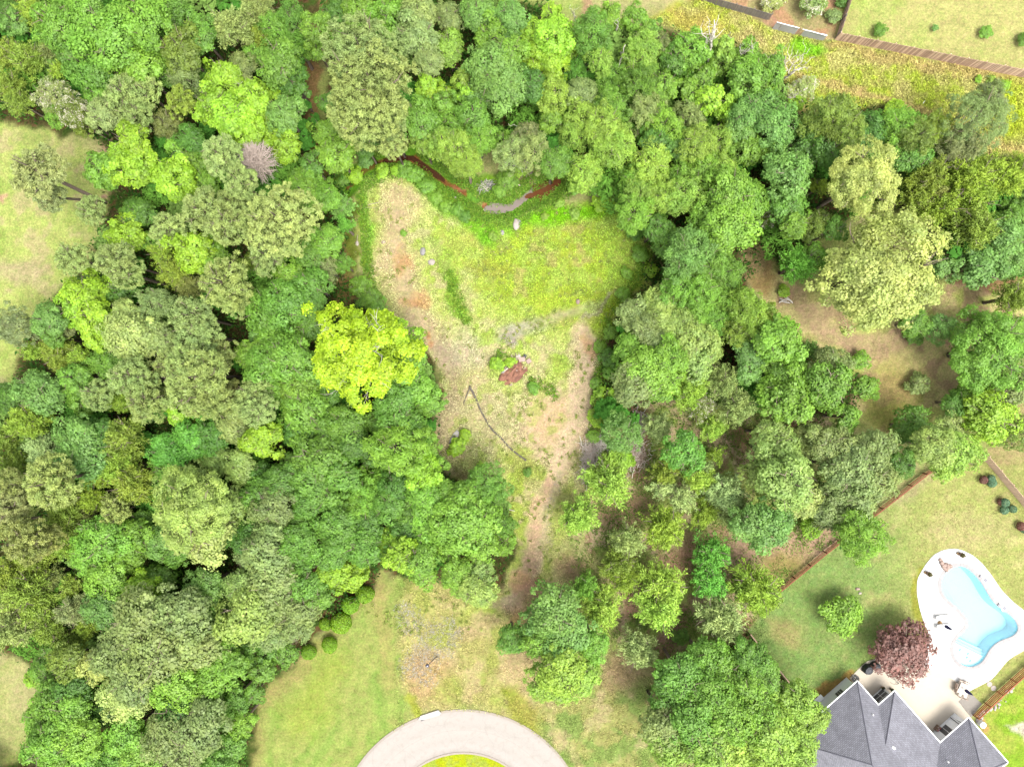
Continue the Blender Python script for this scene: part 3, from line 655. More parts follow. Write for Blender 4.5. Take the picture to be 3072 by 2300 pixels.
# ---- dead trees: bare branches
def dead_tree(base, tips, rad, label, mat, seed, name='dead_tree', group='bare dead trees'):
    """base, tips: photo pixels with a height; trunk forks towards the tips"""
    rr = random.Random(seed); b = P(base[0], base[1], base[2]); root = empty(name, (b.x, b.y, 0))
    tag(root, label, 'tree', group)
    o = Vector((b.x, b.y, 0)); trunk = MB(); first = P(*tips[0])
    def bez(p, q, n=6, w=.05):
        L = (q - p).length; return [p.lerp(q, i / n) + (Vector((rr.gauss(0, w), rr.gauss(0, w), rr.gauss(0, w))) * L if 0 < i < n else Vector()) for i in range(n + 1)]
    tp = bez(b, first, 8, .02)
    if b.z > .3: tp = [Vector((b.x, b.y, -.1))] + tp
    trunk.tube([p - o for p in tp], [rad * (1 - .8 * i / (len(tp) - 1)) for i in range(len(tp))], 7)
    trunk.build('trunk', mat, root, True)
    for t in tips[1:]:
        q = P(t[0], t[1], t[2]); i = t[3] if len(t) > 3 else 4
        bp = bez(tp[i], q, 6, .05); mb = MB(); r0 = rad * .55
        mb.tube([p - o for p in bp], [r0 * (1 - .85 * k / 6) for k in range(7)], 6)
        for k in range(7):
            s = bp[rr.choice([2, 3, 4, 5])]; e = s + Vector((rr.gauss(0, .5), rr.gauss(0, .5), rr.gauss(.3, .4))) * (q - tp[i]).length * .3
            mb.tube([p - o for p in bez(s, e, 3, .06)], [r0 * .3, r0 * .22, r0 * .15, r0 * .06], 4)
        mb.build('branch', mat, root, True)
dead_tree((2124, 218, 3), [(2143, 60, 13), (2121, 50, 12.5, 5), (2112, 62, 11, 4), (2138, 90, 12, 5), (2155, 45, 12.5, 6)], .22, 'tall bare white dead tree, leftmost of the snags by the rough field', M_dead, 1)
dead_tree((2190, 142, 3), [(2192, 96, 8), (2196, 112, 7, 5)], .10, 'short thin bare dead pole between the white snags', M_dead, 2)
dead_tree((2214, 185, 3), [(2227, 150, 8), (2258, 130, 9, 6), (2222, 130, 9, 7), (2270, 136, 8.5, 6)], .13, 'forked bare dead branch tree right of the short dead pole', M_dead, 3)
dead_tree((2182, 262, 3), [(2222, 190, 9), (2247, 204, 8, 6), (2205, 235, 7, 4)], .15, 'leaning bare white dead tree below the forked snag', M_dead, 4)
dead_tree((2184, 290, 2), [(2202, 262, 5), (2207, 285, 5, 4)], .13, 'broken bare white stump branches under the leaning snag', M_dead, 5)
dead_tree((2330, 252, 0.4), [(2395, 205, 5), (2446, 170, 6, 6), (2430, 145, 6.5, 6), (2352, 145, 7, 3), (2370, 130, 7, 4), (2335, 215, 4, 2), (2395, 150, 6, 5), (2430, 200, 5, 7), (2366, 232, 3, 3)], .17, 'large spreading bare dead tree lying over the rough field', M_dead, 6)
dead_tree((1853, 200, 3), [(1876, 135, 9), (1866, 170, 8, 4), (1880, 185, 6, 3)], .2, 'broken bare dead trunk in the middle of the top wood', M_dead, 7)
dead_tree((1844, 115, 3), [(1857, 55, 9), (1848, 60, 8.5, 4)], .1, 'thin bare dead top among the trees near the top edge', M_dead, 8)
dead_tree((1727, 65, 3), [(1712, 15, 9), (1722, 30, 8, 4)], .07, 'thin pale dead stem at the top edge of the wood', M_dead, 9)
dead_tree((1990, 230, 3), [(2007, 195, 8), (2000, 210, 7, 5)], .08, 'small bare dead stem inside the top wood', M_dead, 10)
dead_tree((1590, 402, 1.5), [(1525, 372, 6), (1545, 385, 5, 4)], .09, 'thin pale dead trunk leaning left above the creek', M_dead, 11)
dead_tree((1352, 400, 1.5), [(1345, 368, 6), (1350, 385, 5, 4)], .07, 'tiny white dead stem above the creek willows', M_dead, 12)
dead_tree((1428, 384, 1.5), [(1408, 352, 6), (1402, 362, 5, 4)], .08, 'small white dead stem right of the tiny one above the creek', M_dead, 13)
dead_tree((1990, 740, 1), [(1995, 680, 4), (1985, 705, 3.5, 4), (1998, 720, 3, 4)], .12, 'small white bare snag at the right edge of the meadow', M_dead, 14)
dead_tree((725, 290, 4), [(738, 238, 10), (728, 245, 9, 5), (745, 250, 9, 5)], .08, 'small bare grey dead top between the two yellow-green crowns', M_dead, 15)
dead_tree((2675, 440, 1), [(2677, 460, 4), (2690, 470, 4, 4), (2665, 485, 4, 4)], .1, 'grey bare branches above the very large pale oak', M_dead, 16)

def twig_ball(px, py, r, zc, label, mat, seed, name, cat, n=150, group=None, flat=1.0, lenk=1.0):
    rr = random.Random(seed); c = P(px, py, zc); R = r * (CAM_H - zc) / FOC; root = empty(name, (c.x, c.y, 0)); tag(root, label, cat, group)
    if zc > 1.5: MB().tube([(0, 0, -.1), (.1, 0, zc * .5), (0, 0, zc)], [.2, .16, .1], 7).build('trunk', mat, root, True)
    mb = MB()
    for k in range(n):
        a = rr.uniform(0, 6.28); el = rr.uniform(-.2, 1.4); d = Vector((math.cos(a) * math.cos(el), math.sin(a) * math.cos(el), math.sin(el) * flat))
        s = Vector((0, 0, zc - R * .2)) + d * R * .15; e = Vector((0, 0, zc - R * .2)) + d * R * rr.uniform(.8, 1.1)
        m1 = s.lerp(e, .5) + Vector((rr.gauss(0, .1), rr.gauss(0, .1), rr.gauss(0, .1))) * R; m2 = s.lerp(e, .8) + Vector((rr.gauss(0, .08), rr.gauss(0, .08), rr.gauss(0, .08))) * R
        mb.tube([s, m1, m2, e], [.05, .035, .022, .01], 4, cap=False)
        for j in range(4):
            f = m1.lerp(e, rr.uniform(0, .8)); g = f + (d + Vector((rr.gauss(0, .7), rr.gauss(0, .7), rr.gauss(0, .5)))).normalized() * R * rr.uniform(.15, .35)
            mb.tube([f, g], [.018, .007], 3, cap=False)
    mb.build('branches', mat, root)
    return root
M_pinkdead = plain('pinkish_dead_twigs', seen(214, 196, 182, 1.8), .9, .2, 4, .3)
twig_ball(768, 486, 62, 9, 'round dead brown tree with dense bare twigs in the left wood', M_pinkdead, 3, 'dead_tree', 'tree', 300)
# ------------------------------------------------------------------ ground
def vnoise(x, y, s, seed=0):
    x = x / s; y = y / s; xi = np.floor(x).astype(np.int64); yi = np.floor(y).astype(np.int64); fx = x - xi; fy = y - yi
    fx = fx * fx * (3 - 2 * fx); fy = fy * fy * (3 - 2 * fy)
    def h(a, b):
        n = (a * 374761393 + b * 668265263 + seed * 974634777) & 0xffffffff
        n = ((n ^ (n >> 13)) * 1274126177) & 0xffffffff
        return ((n ^ (n >> 16)) & 0xffff) / 65535.0
    return (h(xi, yi) * (1 - fx) + h(xi + 1, yi) * fx) * (1 - fy) + (h(xi, yi + 1) * (1 - fx) + h(xi + 1, yi + 1) * fx) * fy
def fbm(x, y, s, seed=0, o=4):
    r = 0; a = .5; t = 0
    for i in range(o):
        r = r + a * vnoise(x, y, s / 2 ** i, seed + i * 7); t += a; a *= .55
    return r / t
def sdf(x, y, pts):
    """signed distance (pixels) to a closed polygon, negative inside"""
    d = np.full(x.shape, 1e9); ins = np.zeros(x.shape, bool); n = len(pts)
    for i in range(n):
        ax, ay = pts[i]; bx, by = pts[(i + 1) % n]; ex, ey = bx - ax, by - ay
        t = np.clip(((x - ax) * ex + (y - ay) * ey) / (ex * ex + ey * ey + 1e-9), 0, 1)
        d = np.minimum(d, (x - ax - t * ex) ** 2 + (y - ay - t * ey) ** 2)
        if ay != by:
            c = ((ay > y) != (by > y)) & (x < (bx - ax) * (y - ay) / (by - ay) + ax); ins ^= c
    d = np.sqrt(d); return np.where(ins, -d, d)
def pdist(x, y, pts):
    d = np.full(x.shape, 1e9)
    for i in range(len(pts) - 1):
        ax, ay = pts[i]; bx, by = pts[i + 1]; ex, ey = bx - ax, by - ay
        t = np.clip(((x - ax) * ex + (y - ay) * ey) / (ex * ex + ey * ey + 1e-9), 0, 1)
        d = np.minimum(d, (x - ax - t * ex) ** 2 + (y - ay - t * ey) ** 2)
    return np.sqrt(d)
def ss(a, b, v):
    t = np.clip((v - a) / (b - a), 0, 1); return t * t * (3 - 2 * t)

POOL = [(2862,1699),(2886,1697),(2905,1704),(2920,1720),(2937,1738),(2954,1764),(2966,1787),(2980,1806),(3001,1825),(3021,1837),(3038,1851),(3051,1868),(3056,1887),(3047,1901),(3030,1911),(3009,1916),
        (2988,1927),(2971,1943),(2960,1961),(2953,1976),(2940,1990),(2921,1999),(2902,2000),(2883,1992),(2868,1977),(2860,1959),(2859,1943),(2863,1927),(2873,1912),(2889,1896),(2902,1882),(2907,1868),(2902,1855),
        (2890,1841),(2878,1828),(2861,1812),(2844,1799),(2831,1784),(2824,1768),(2822,1748),(2828,1728),(2843,1711)]
DECK = [(2852,1645),(2868,1645),(2886,1649),(2920,1666),(2945,1688),(2971,1720),(3004,1769),(3038,1804),(3072,1830),(3112,1862),(3132,1900),(3112,1932),(3071,1950),(3042,1966),(3021,1981),(3000,2007),(2981,2030),(2966,2042),
        (2936,2057),(2908,2071),(2874,2103),(2912,2150),(2930,2175),(2830,2260),(2700,2120),(2600,2120),(2549,2032),(2587,1993),(2603,1981),(2622,1976),(2640,1978),(2662,1986),(2720,1950),(2790,1925),(2786,1900),(2773,1872),(2758,1823),(2750,1776),(2751,1738),(2762,1716),
        (2776,1693),(2800,1664),(2826,1650)]
PATIO_SPLIT = [(2549,2032),(2587,1993),(2603,1981),(2622,1976),(2640,1978),(2662,1986),(2720,1960),(2760,1992),(2800,2010),(2850,2030),(2872,2046),(2890,2086),(2874,2103),(2912,2150),(2930,2175),(2830,2260),(2700,2120),(2600,2120)]
WOODS = [
    [(-3000,-3000),(1010,-3000),(1010,-20),(960,120),(930,300),(930,480),(1010,500),(1060,520),(1050,660),(1035,800),(1060,900),(1190,980),(1290,1090),(1330,1180),(1320,1290),(1290,1370),(1380,1450),(1480,1440),(1530,1530),(1540,1640),(1500,1740),(1420,1790),(1330,1760),(1240,1730),(1150,1690),(1125,1760),(1040,1840),(960,1890),(880,1990),(775,2100),(745,2300),(745,5000),(-3000,5000),(-3000,2300),(120,2300),(95,2180),(150,2030),(80,1965),(0,1950),(-3000,1950),(-3000,1170),(40,1170),(70,1080),(80,1000),(190,880),(270,780),(330,640),(330,450),(240,400),(100,370),(-3000,350)],
    [(1000,-3000),(1420,-3000),(1500,0),(1640,20),(1700,90),(1960,90),(2080,120),(2270,170),(2360,260),(2420,340),(2560,330),(2800,360),(2860,450),(3000,480),(3200,500),(3200,760),(3080,830),(2900,850),(2800,640),(2700,600),(2590,640),(2450,700),(2430,820),(2370,850),(2280,760),(2290,650),(2260,540),(2290,740),(2240,880),(2320,960),(2400,1010),(2460,1060),(2560,1120),(2560,1240),(2480,1290),(2260,1260),(2290,1480),(2500,1560),(2620,1560),(2520,1640),(2330,1640),(2330,1780),(2250,1890),(2330,2010),(2470,2130),(2420,2300),(1980,2300),(1960,2130),(1990,2010),(2040,1990),(1960,1980),(1840,1960),(1860,1850),(1780,1800),(1840,1700),(1720,1600),(1740,1480),(1790,1340),(1800,1120),(1850,950),(1920,880),(1930,720),(1840,640),(1780,540),(1600,480),(1480,450),(1330,460),(1200,430),(1060,440),(1000,520),(960,480),(1000,320)]]
GROVE = [(1740, 1440), (1800, 1330), (1900, 1230), (2000, 1200), (2300, 1230), (2560, 1250), (2600, 1560), (2400, 1700), (2330, 1790), (2250, 1890), (2000, 1990), (1840, 1960), (1760, 1790), (1700, 1600)]
CREEK = [(1040,560),(1075,520),(1135,484),(1180,472),(1240,474),(1290,510),(1340,545),(1400,580),(1430,600),(1470,625),(1530,625),(1580,590),(1640,565),(1680,540)]
ROAD_C = (1388, 2504); ROAD_R = 371
ISL_C = (1390, 2492); ISL_R = 238

def ground_colour(X, Y):
    """reflectance of the ground at photo pixel X, Y (what grows or lies there, grove and orchard floors lightened to offset tree shade)"""
    dx = (fbm(X, Y, 90, 3) - .5) * 70 + (fbm(X, Y, 26, 5, 3) - .5) * 26
    dy = (fbm(X, Y, 90, 13) - .5) * 70 + (fbm(X, Y, 26, 15, 3) - .5) * 26
    x, y = X + dx, Y + dy
    n1 = fbm(X, Y, 60, 21); n2 = fbm(X, Y, 18, 31, 3); n3 = fbm(X, Y, 200, 41); n4 = fbm(X, Y, 7, 51, 2)
    C = np.zeros(X.shape + (3,))
    def put(col, a, k=1.0):
        a = np.clip(a, 0, 1)[..., None]; C[...] = C * (1 - a) + np.array(seen(*col, k)) * a
    def blob(cx, cy, rx, ry, rot=0, soft=.5):
        c, s = math.cos(math.radians(rot)), math.sin(math.radians(rot)); u = ((x - cx) * c + (y - cy) * s) / rx; v = (-(x - cx) * s + (y - cy) * c) / ry
        return 1 - ss(1 - soft, 1 + soft, np.sqrt(u * u + v * v))
    def line(pts, w, soft=.6):
        d = pdist(x, y, pts); return 1 - ss(w * (1 - soft), w * (1 + soft), d)
    def poly(pts, soft=14, warp=True):
        d = sdf(x if warp else X, y if warp else Y, pts); return 1 - ss(-soft, soft, d)
    put((196, 198, 128), np.ones(X.shape))                       # mown lawn
    put((180, 194, 104), ss(.45, .65, n1) * .7); put((214, 204, 148), ss(.5, .68, n3) * .6)
    # left lawn
    L = poly([(-400, 350), (110, 370), (330, 450), (330, 640), (190, 880), (40, 1180), (-400, 1180)], 30)
    put((198, 210, 120), L, 1.05); put((216, 204, 148), L * ss(.5, .64, n1) * .8); put((176, 200, 100), L * ss(.52, .66, fbm(X, Y, 80, 77)) * .7)
    put((232, 178, 156), blob(14, 585, 14, 12) * .9); put((226, 176, 150), blob(318, 440, 30, 26) * .8); put((232, 180, 160), blob(315, 596, 14, 10) * .9)
    put((216, 190, 160), blob(60, 820, 60, 40) * .6)
    # lawn by the road and its greener strips
    B = poly([(1150, 1690), (1130, 1770), (900, 1970), (740, 2140), (720, 2400), (1100, 2400), (1240, 2160), (1200, 1850), (1230, 1740)], 20)
    put((176, 190, 104), B); put((158, 192, 92), B * ss(.42, .62, n1) * .75); put((208, 208, 124), B * (.5 + .5 * np.sin((X * .93 + Y * .3 + (n3 - .5) * 160) / 7.5)) * .38); put((200, 184, 118), B * line([(1130, 1720), (1150, 1900), (1180, 2050)], 22) * .5)
    put((196, 178, 118), B * line([(1130, 1750), (900, 1970), (760, 2120), (740, 2300)], 40) * .65); put((180, 198, 84), B * line([(1000, 1990), (960, 2070), (900, 2160)], 55, .9) * .6)
    # dry, rough lot between the left lawn and the big oak
    D = poly([(1230, 1730), (1480, 1760), (1620, 1700), (1560, 1900), (1610, 2060), (1700, 2200), (1560, 2160), (1390, 2110), (1250, 2140), (1200, 1900)], 22)
    put((208, 202, 128), D); put((192, 200, 106), D * ss(.45, .62, n1) * .8); put((224, 206, 150), D * ss(.5, .64, fbm(X, Y, 70, 91)) * .85)
    put((224, 190, 142), blob(1290, 2040, 70, 80) * .8); put((222, 200, 150), line([(1530, 1800), (1460, 1870), (1400, 1900)], 26) * .7)
    put((190, 198, 80), line([(1230, 2090), (1250, 2130), (1262, 2160)], 14) * .9); put((176, 196, 84), blob(1345, 2060, 40, 60, 30) * .6)
    put((160, 178, 40), line([(1530, 2080), (1570, 2140), (1620, 2190)], 26) * .75); put((206, 196, 108), line([(1560, 2110), (1700, 2220), (1740, 2330)], 24) * .6)
    # lawn right of the road under the oaks
    E = poly([(1600, 2060), (1780, 2010), (1900, 1990), (2000, 2060), (1960, 2400), (1720, 2400), (1620, 2180)], 26)
    put((192, 192, 118), E); put((156, 184, 98), E * ss(.46, .62, fbm(X + Y * .8, Y - X * .6, 60, 95)) * .85); put((224, 204, 156), E * ss(.52, .66, n1) * .6)
    put((214, 188, 142), blob(1870, 2015, 70, 60) * .9); put((226, 202, 150), blob(1570, 1990, 60, 70) * .8); put((224, 206, 150), line([(1640, 2150), (1700, 2230), (1760, 2330)], 14) * .5)
    # top right: rough field, lawn beyond the plank fence, bare back yard
    F = poly([(1950, 60), (2110, -40), (2310, 80), (2500, 118), (3072, 232), (3400, 300), (3400, 900), (3020, 480), (2830, 350), (2400, 330), (2300, 190), (2100, 120)], 18)
    put((212, 208, 112), F); put((198, 206, 84), F * ss(.42, .58, n2)); put((222, 206, 134), F * ss(.5, .64, n1) * .9); put((196, 190, 100), F * ss(.56, .7, fbm(X, Y, 30, 61)) * .8)
    put((218, 190, 128), F * line([(2480, 128), (2700, 180), (2900, 215), (3072, 245)], 18) * .9); put((224, 196, 132), F * line([(2400, 230), (2480, 245), (2700, 330), (2780, 340), (2980, 420), (3072, 470)], 12) * .9)
    put((150, 210, 50), blob(2418, 138, 44, 24) * .9); put((226, 200, 108), F * blob(2080, 80, 90, 50) * .6); put((200, 210, 56), F * blob(3040, 330, 60, 90) * .7); put((226, 202, 140), blob(2250, 140, 80, 40) * .6); put((216, 206, 168), blob(3040, 540, 50, 40) * .8)
    G = poly([(2545, -300), (2508, 112), (3072, 226), (3600, 330), (3600, -300)], 3, False)
    put((204, 213, 124), G); put((194, 212, 112), G * ss(.5, .62, n1) * .8); put((214, 206, 136), G * ss(.53, .66, n3) * .8)
    H = poly([(2150, -300), (2545, -300), (2506, 115), (2465, 122), (2320, 85), (2110, -20)], 4, False)
    put((200, 186, 130), H); put((216, 172, 132), H * ss(.48, .62, n1)); put((222, 176, 144), H * line([(2310, 60), (2400, 95), (2500, 110)], 16) * .8)
    put((186, 204, 112), poly([(1480, -300), (1700, -300), (1760, 20), (1640, 80), (1500, 20)], 20)); put((216, 176, 140), blob(1765, 30, 22, 44) * .9)
    put((206, 202, 136), poly([(880, -300), (1000, -300), (990, 30), (900, 20)], 10))
    # floor of the woods
    wd = np.minimum(sdf(x, y, WOODS[0]), sdf(x, y, WOODS[1])); W = 1 - ss(-16, 16, wd)
    put((104, 96, 58), W); put((84, 110, 46), W * ss(.45, .6, n1)); put((128, 92, 66), W * ss(.58, .7, n2) * .9)
    GR = W * (1 - ss(-14, 14, sdf(x, y, GROVE))); put((198, 178, 140), GR, 1.5); put((164, 188, 92), GR * ss(.38, .52, n1) * .9, 1.45); put((190, 152, 124), GR * ss(.54, .66, n2) * .7)  # grove litter and green painted brighter to make up for shade under the trees
    # mown gap through the wood
    put((178, 146, 96), line([(972, -40), (965, 120), (945, 260), (948, 330), (940, 400), (960, 500)], 19, .5)); put((150, 150, 60), line([(930, 420), (960, 520), (1010, 545)], 16) * .7)
    put((176, 150, 92), line([(1030, 700), (1050, 760), (1025, 870), (1010, 900)], 22)); put((122, 148, 46), line([(1045, 560), (1050, 680), (1062, 800)], 17) * .8)
    # clearing: meadow, bare strips, tracks
    K = poly([(1060, 540), (1120, 490), (1240, 486), (1330, 560), (1420, 640), (1500, 660), (1700, 620), (1900, 640), (1960, 740), (1930, 860), (1850, 950), (1790, 1080), (1780, 1300), (1730, 1440), (1700, 1560), (1640, 1760), (1560, 1880), (1380, 1830), (1500, 1770), (1545, 1640), (1520, 1480), (1400, 1450), (1310, 1390), (1330, 1250), (1320, 1120), (1200, 980), (1120, 860), (1080, 760), (1070, 640)], 12)
    put((214, 218, 132), K, 1.08); put((192, 214, 92), K * ss(.46, .62, n1) * .8); put((228, 214, 160), K * ss(.52, .64, fbm(X, Y, 44, 66)) * .85)
    Mw = K * blob(1700, 790, 310, 190, 8, .5); put((192, 212, 96), Mw, 1.05); put((198, 216, 80), Mw * ss(.44, .62, fbm(X, Y, 36, 67))); put((186, 206, 76), Mw * ss(.52, .66, fbm(X, Y, 26, 68)) * .8)
    put((208, 200, 118), Mw * ss(.55, .68, n1) * .9); put((190, 176, 90), blob(1470, 800, 70, 24) * .4); put((180, 212, 84), K * blob(1880, 760, 90, 110) * .6)
    put((150, 216, 40), K * blob(1700, 640, 190, 42, -8, .5) * .95); put((140, 204, 50), K * line([(1260, 520), (1330, 590), (1400, 650), (1460, 700)], 34, .6) * .9)
    put((150, 200, 70), K * line([(1085, 600), (1095, 700), (1100, 800), (1112, 860)], 17) * .85); put((150, 190, 60), K * line([(1350, 840), (1370, 890), (1395, 960)], 20) * .9); put((162, 198, 74), K * line([(1310, 740), (1345, 830)], 20) * .5)
    put((236, 212, 166), K * line([(1200, 600), (1185, 720), (1200, 850), (1250, 960), (1310, 1060), (1390, 1120), (1440, 1200)], 52, .7) * .85)
    put((232, 188, 132), blob(1205, 790, 30, 40) * .9); put((236, 184, 130), blob(1255, 900, 34, 26) * .7); put((232, 180, 124), blob(1232, 910, 30, 16) * .6); put((240, 170, 120), blob(1280, 1035, 14, 14) * .8); put((238, 172, 124), blob(1277, 1005, 8, 10) * .9)
    put((196, 178, 150), K * blob(1330, 1080, 50, 60) * .7); put((234, 216, 184), K * blob(1400, 1050, 56, 60) * .7); put((206, 178, 148), K * blob(1350, 1240, 50, 110) * .8)
    put((236, 212, 170), K * blob(1650, 1290, 150, 125, 0, .45)); put((240, 206, 160), K * blob(1660, 1260, 80, 70) * .7); put((224, 210, 160), K * blob(1470, 1260, 110, 110) * .7)
    put((190, 206, 96), K * ss(.54, .66, fbm(X, Y, 30, 88)) * blob(1550, 1280, 240, 170) * .6)
    put((246, 220, 180), K * line([(1762, 1000), (1755, 1080), (1745, 1200), (1700, 1330), (1655, 1430), (1630, 1530), (1600, 1640), (1560, 1740), (1530, 1800)], 30, .55) * .95)
    put((240, 204, 164), line([(1640, 1440), (1605, 1590), (1565, 1720)], 18) * .8); put((238, 196, 146), blob(1765, 1035, 14, 40) * .8); put((238, 194, 142), blob(1548, 1735, 24, 30) * .8)
    put((202, 196, 158), line([(1520, 1000), (1560, 985), (1640, 960), (1740, 930), (1800, 900)], 17, 1.0) * (.35 + .4 * n1)); put((202, 196, 172), blob(1545, 1000, 50, 22, -20, .8) * .9); put((200, 190, 168), blob(1530, 1025, 26, 14, 60))
    put((204, 196, 150), line([(1762, 960), (1800, 920), (1835, 875)], 7) * .9); put((180, 204, 56), K * blob(1840, 940, 34, 60, 30) * .8); put((176, 200, 66), blob(1690, 1540, 30, 80) * .4)
    put((184, 164, 122), K * blob(1420, 1440, 70, 40) * .8); put((180, 192, 84), K * blob(1570, 1400, 40, 60) * .7); put((186, 196, 110), K * blob(1690, 1640, 60, 140) * .6); put((208, 168, 136), blob(1720, 1690, 50, 30) * .6); put((220, 174, 140), blob(1590, 1760, 60, 26) * .8)
    put((214, 182, 142), blob(1620, 1800, 110, 50, -20) * .8); put((196, 160, 110), blob(1540, 1870, 26, 40) * .7); put((204, 172, 130), K * line([(1800, 1100), (1790, 1220)], 18) * .6)
    # orchard floor right of the grove, base colours brightened against the tree shade
    O = poly([(2240, 760), (2290, 720), (2340, 820), (2480, 900), (2560, 960), (2760, 970), (2850, 820), (2900, 850), (3080, 830), (3200, 900), (3000, 1000), (2880, 1080), (2850, 1200), (2700, 1320), (2560, 1250), (2520, 1100), (2380, 1010), (2280, 900)], 16)
    put((204, 192, 132), O, 1.45); put((182, 190, 102), O * ss(.46, .6, n1) * .8, 1.4); put((210, 176, 142), O * ss(.52, .64, fbm(X, Y, 50, 71)) * .8)
    put((214, 184, 146), line([(2390, 880), (2430, 940), (2460, 1010), (2560, 1040), (2680, 1030)], 34) * .8); put((166, 116, 88), line([(2880, 830), (3000, 850), (3072, 820)], 20) * .7); put((176, 164, 88), O * blob(2680, 1190, 90, 120) * .6)
    put((196, 168, 112), poly([(2225, 720), (2290, 700), (2330, 820), (2300, 900), (2260, 860)], 14)); put((190, 170, 120), blob(2260, 780, 40, 60))
    put((150, 108, 84), blob(2205, 1060, 36, 28)); put((176, 142, 112), line([(1900, 1230), (1925, 1300), (1915, 1420)], 30)); put((190, 158, 118), poly([(2200, 1280), (2310, 1280), (2280, 1360), (2200, 1350)], 16)); put((186, 146, 112), line([(2330, 1270), (2440, 1290)], 16))
    put((206, 176, 134), line([(1830, 1530), (1930, 1500), (1890, 1570)], 40)); put((206, 170, 134), line([(2020, 1700), (2080, 1640), (2200, 1600), (2310, 1660)], 40)); put((218, 184, 152), line([(2200, 1640), (2400, 1650), (2480, 1620)], 46)); put((176, 160, 96), blob(2360, 1700, 70, 44) * .8)
    put((204, 166, 136), line([(1890, 1780), (1900, 1850), (2060, 1830), (2040, 1890), (2000, 1960)], 24)); put((180, 160, 104), blob(2010, 1990, 50, 40) * .9); put((180, 136, 104), blob(2240, 1890, 30, 40) * .8)
    # garden of the house with the pool
    Q = poly([(2340, 1772), (2480, 1658), (2680, 1495), (2760, 1425), (2940, 1362), (3072, 1522), (3300, 1800), (3300, 2100), (3072, 2010), (2912, 2150), (2560, 2040), (2470, 2130), (2360, 2040), (2240, 1895)], 5, False)
    put((196, 200, 120), Q); st = .5 + .5 * np.sin((X * .55 + Y * .83 + (n3 - .5) * 200) / 11.0)
    put((156, 186, 106), Q * (1 - ss(2560, 2800, X + (n1 - .5) * 120)) * .85); put((222, 212, 146), Q * st * ss(.40, .62, n1) * ss(2300, 2800, X) * .6); put((138, 176, 98), Q * ss(.5, .64, n2) * (1 - ss(2500, 2760, X)) * .55)
    put((206, 184, 128), Q * blob(2360, 1900, 60, 34, 30) * .6); put((200, 164, 96), Q * line([(2560, 2025), (2500, 2070), (2440, 2110)], 18, .5) * .95); put((222, 208, 150), Q * blob(2900, 1600, 130, 60) * .5); put((214, 196, 150), Q * line([(2690, 1495), (2860, 1410)], 22) * .6)
    put((178, 180, 66), line([(2756, 1700), (2740, 1760), (2752, 1860), (2770, 1920)], 13) * .8); put((182, 178, 90), line([(2620, 1965), (2690, 1960), (2740, 1930)], 20) * .7)
    put((200, 186, 128), poly([(2950, 1350), (3090, 1510), (3400, 1900), (3500, 1000), (3072, 1150), (2980, 1300)], 10)); put((186, 200, 110), poly([(2990, 1400), (3090, 1510), (3300, 1700), (3300, 1350)], 16) * .6)
    R = poly([(2928, 2170), (3072, 2040), (3600, 1700), (3600, 2900), (3060, 2350)], 5, False); put((166, 204, 66), R); put((190, 206, 90), R * ss(.46, .6, n1)); put((244, 232, 208), poly([(2998, 2188), (3040, 2190), (3120, 2170), (3140, 2300), (3072, 2236)], 7) * R)
    put((222, 176, 120), line([(2925, 2160), (2948, 2200)], 9) * .9)
    # creek banks and bed
    cd = pdist(X + dx * .35, Y + dy * .35, CREEK)
    put((128, 190, 52), 1 - ss(26, 44, cd)); put((150, 206, 54), blob(1480, 555, 60, 28) * .95); put((130, 184, 70), poly([(1390, 560), (1500, 560), (1500, 610), (1420, 612)], 8) * .9)
    put((146, 92, 58), .8 * (1 - ss(5, 12, cd)) * (X < 1400)); put((176, 110, 70), (1 - ss(2, 9, cd + (n2 - .5) * 16)) * (X < 1400) * ss(.4, .55, n1))
    put((188, 136, 98), poly([(1340, 540), (1368, 530), (1395, 555), (1412, 574), (1380, 566), (1345, 556)], 4)); put((172, 104, 64), poly([(1340, 540), (1368, 530), (1390, 552), (1360, 560)], 3) * .8); put((200, 140, 96), poly([(1415, 603), (1450, 606), (1460, 630), (1446, 636)], 5)); put((120, 112, 104), blob(1450, 562, 26, 9, 20) * .8)
    put((216, 170, 140), blob(1575, 548, 22, 12) * .8); put((212, 176, 150), blob(1700, 535, 18, 12) * .8)
    # fine mottling of grass and soil
    C *= (1 + (n4 - .5)[..., None] * .34) * (1 + (n2 - .5)[..., None] * .26)
    return np.clip(C, .004, .85)

def g_height(X, Y):
    cd = pdist(X, Y, CREEK); z = -.62 * (1 - ss(8, 40, cd))
    pl = [(1450, 612), (1500, 600), (1560, 585), (1600, 555), (1640, 545), (1684, 520), (1686, 560), (1640, 600), (1600, 610), (1560, 632), (1500, 642), (1450, 636)]
    z = np.minimum(z, -.62 * (1 - ss(-4, 22, sdf(X, Y, pl))))
    z = z + (fbm(X, Y, 60, 5) - .5) * .16 * ss(30, 60, cd) * (Y < 1700) * ss(0, 60, np.abs(X - 9999))
    return z

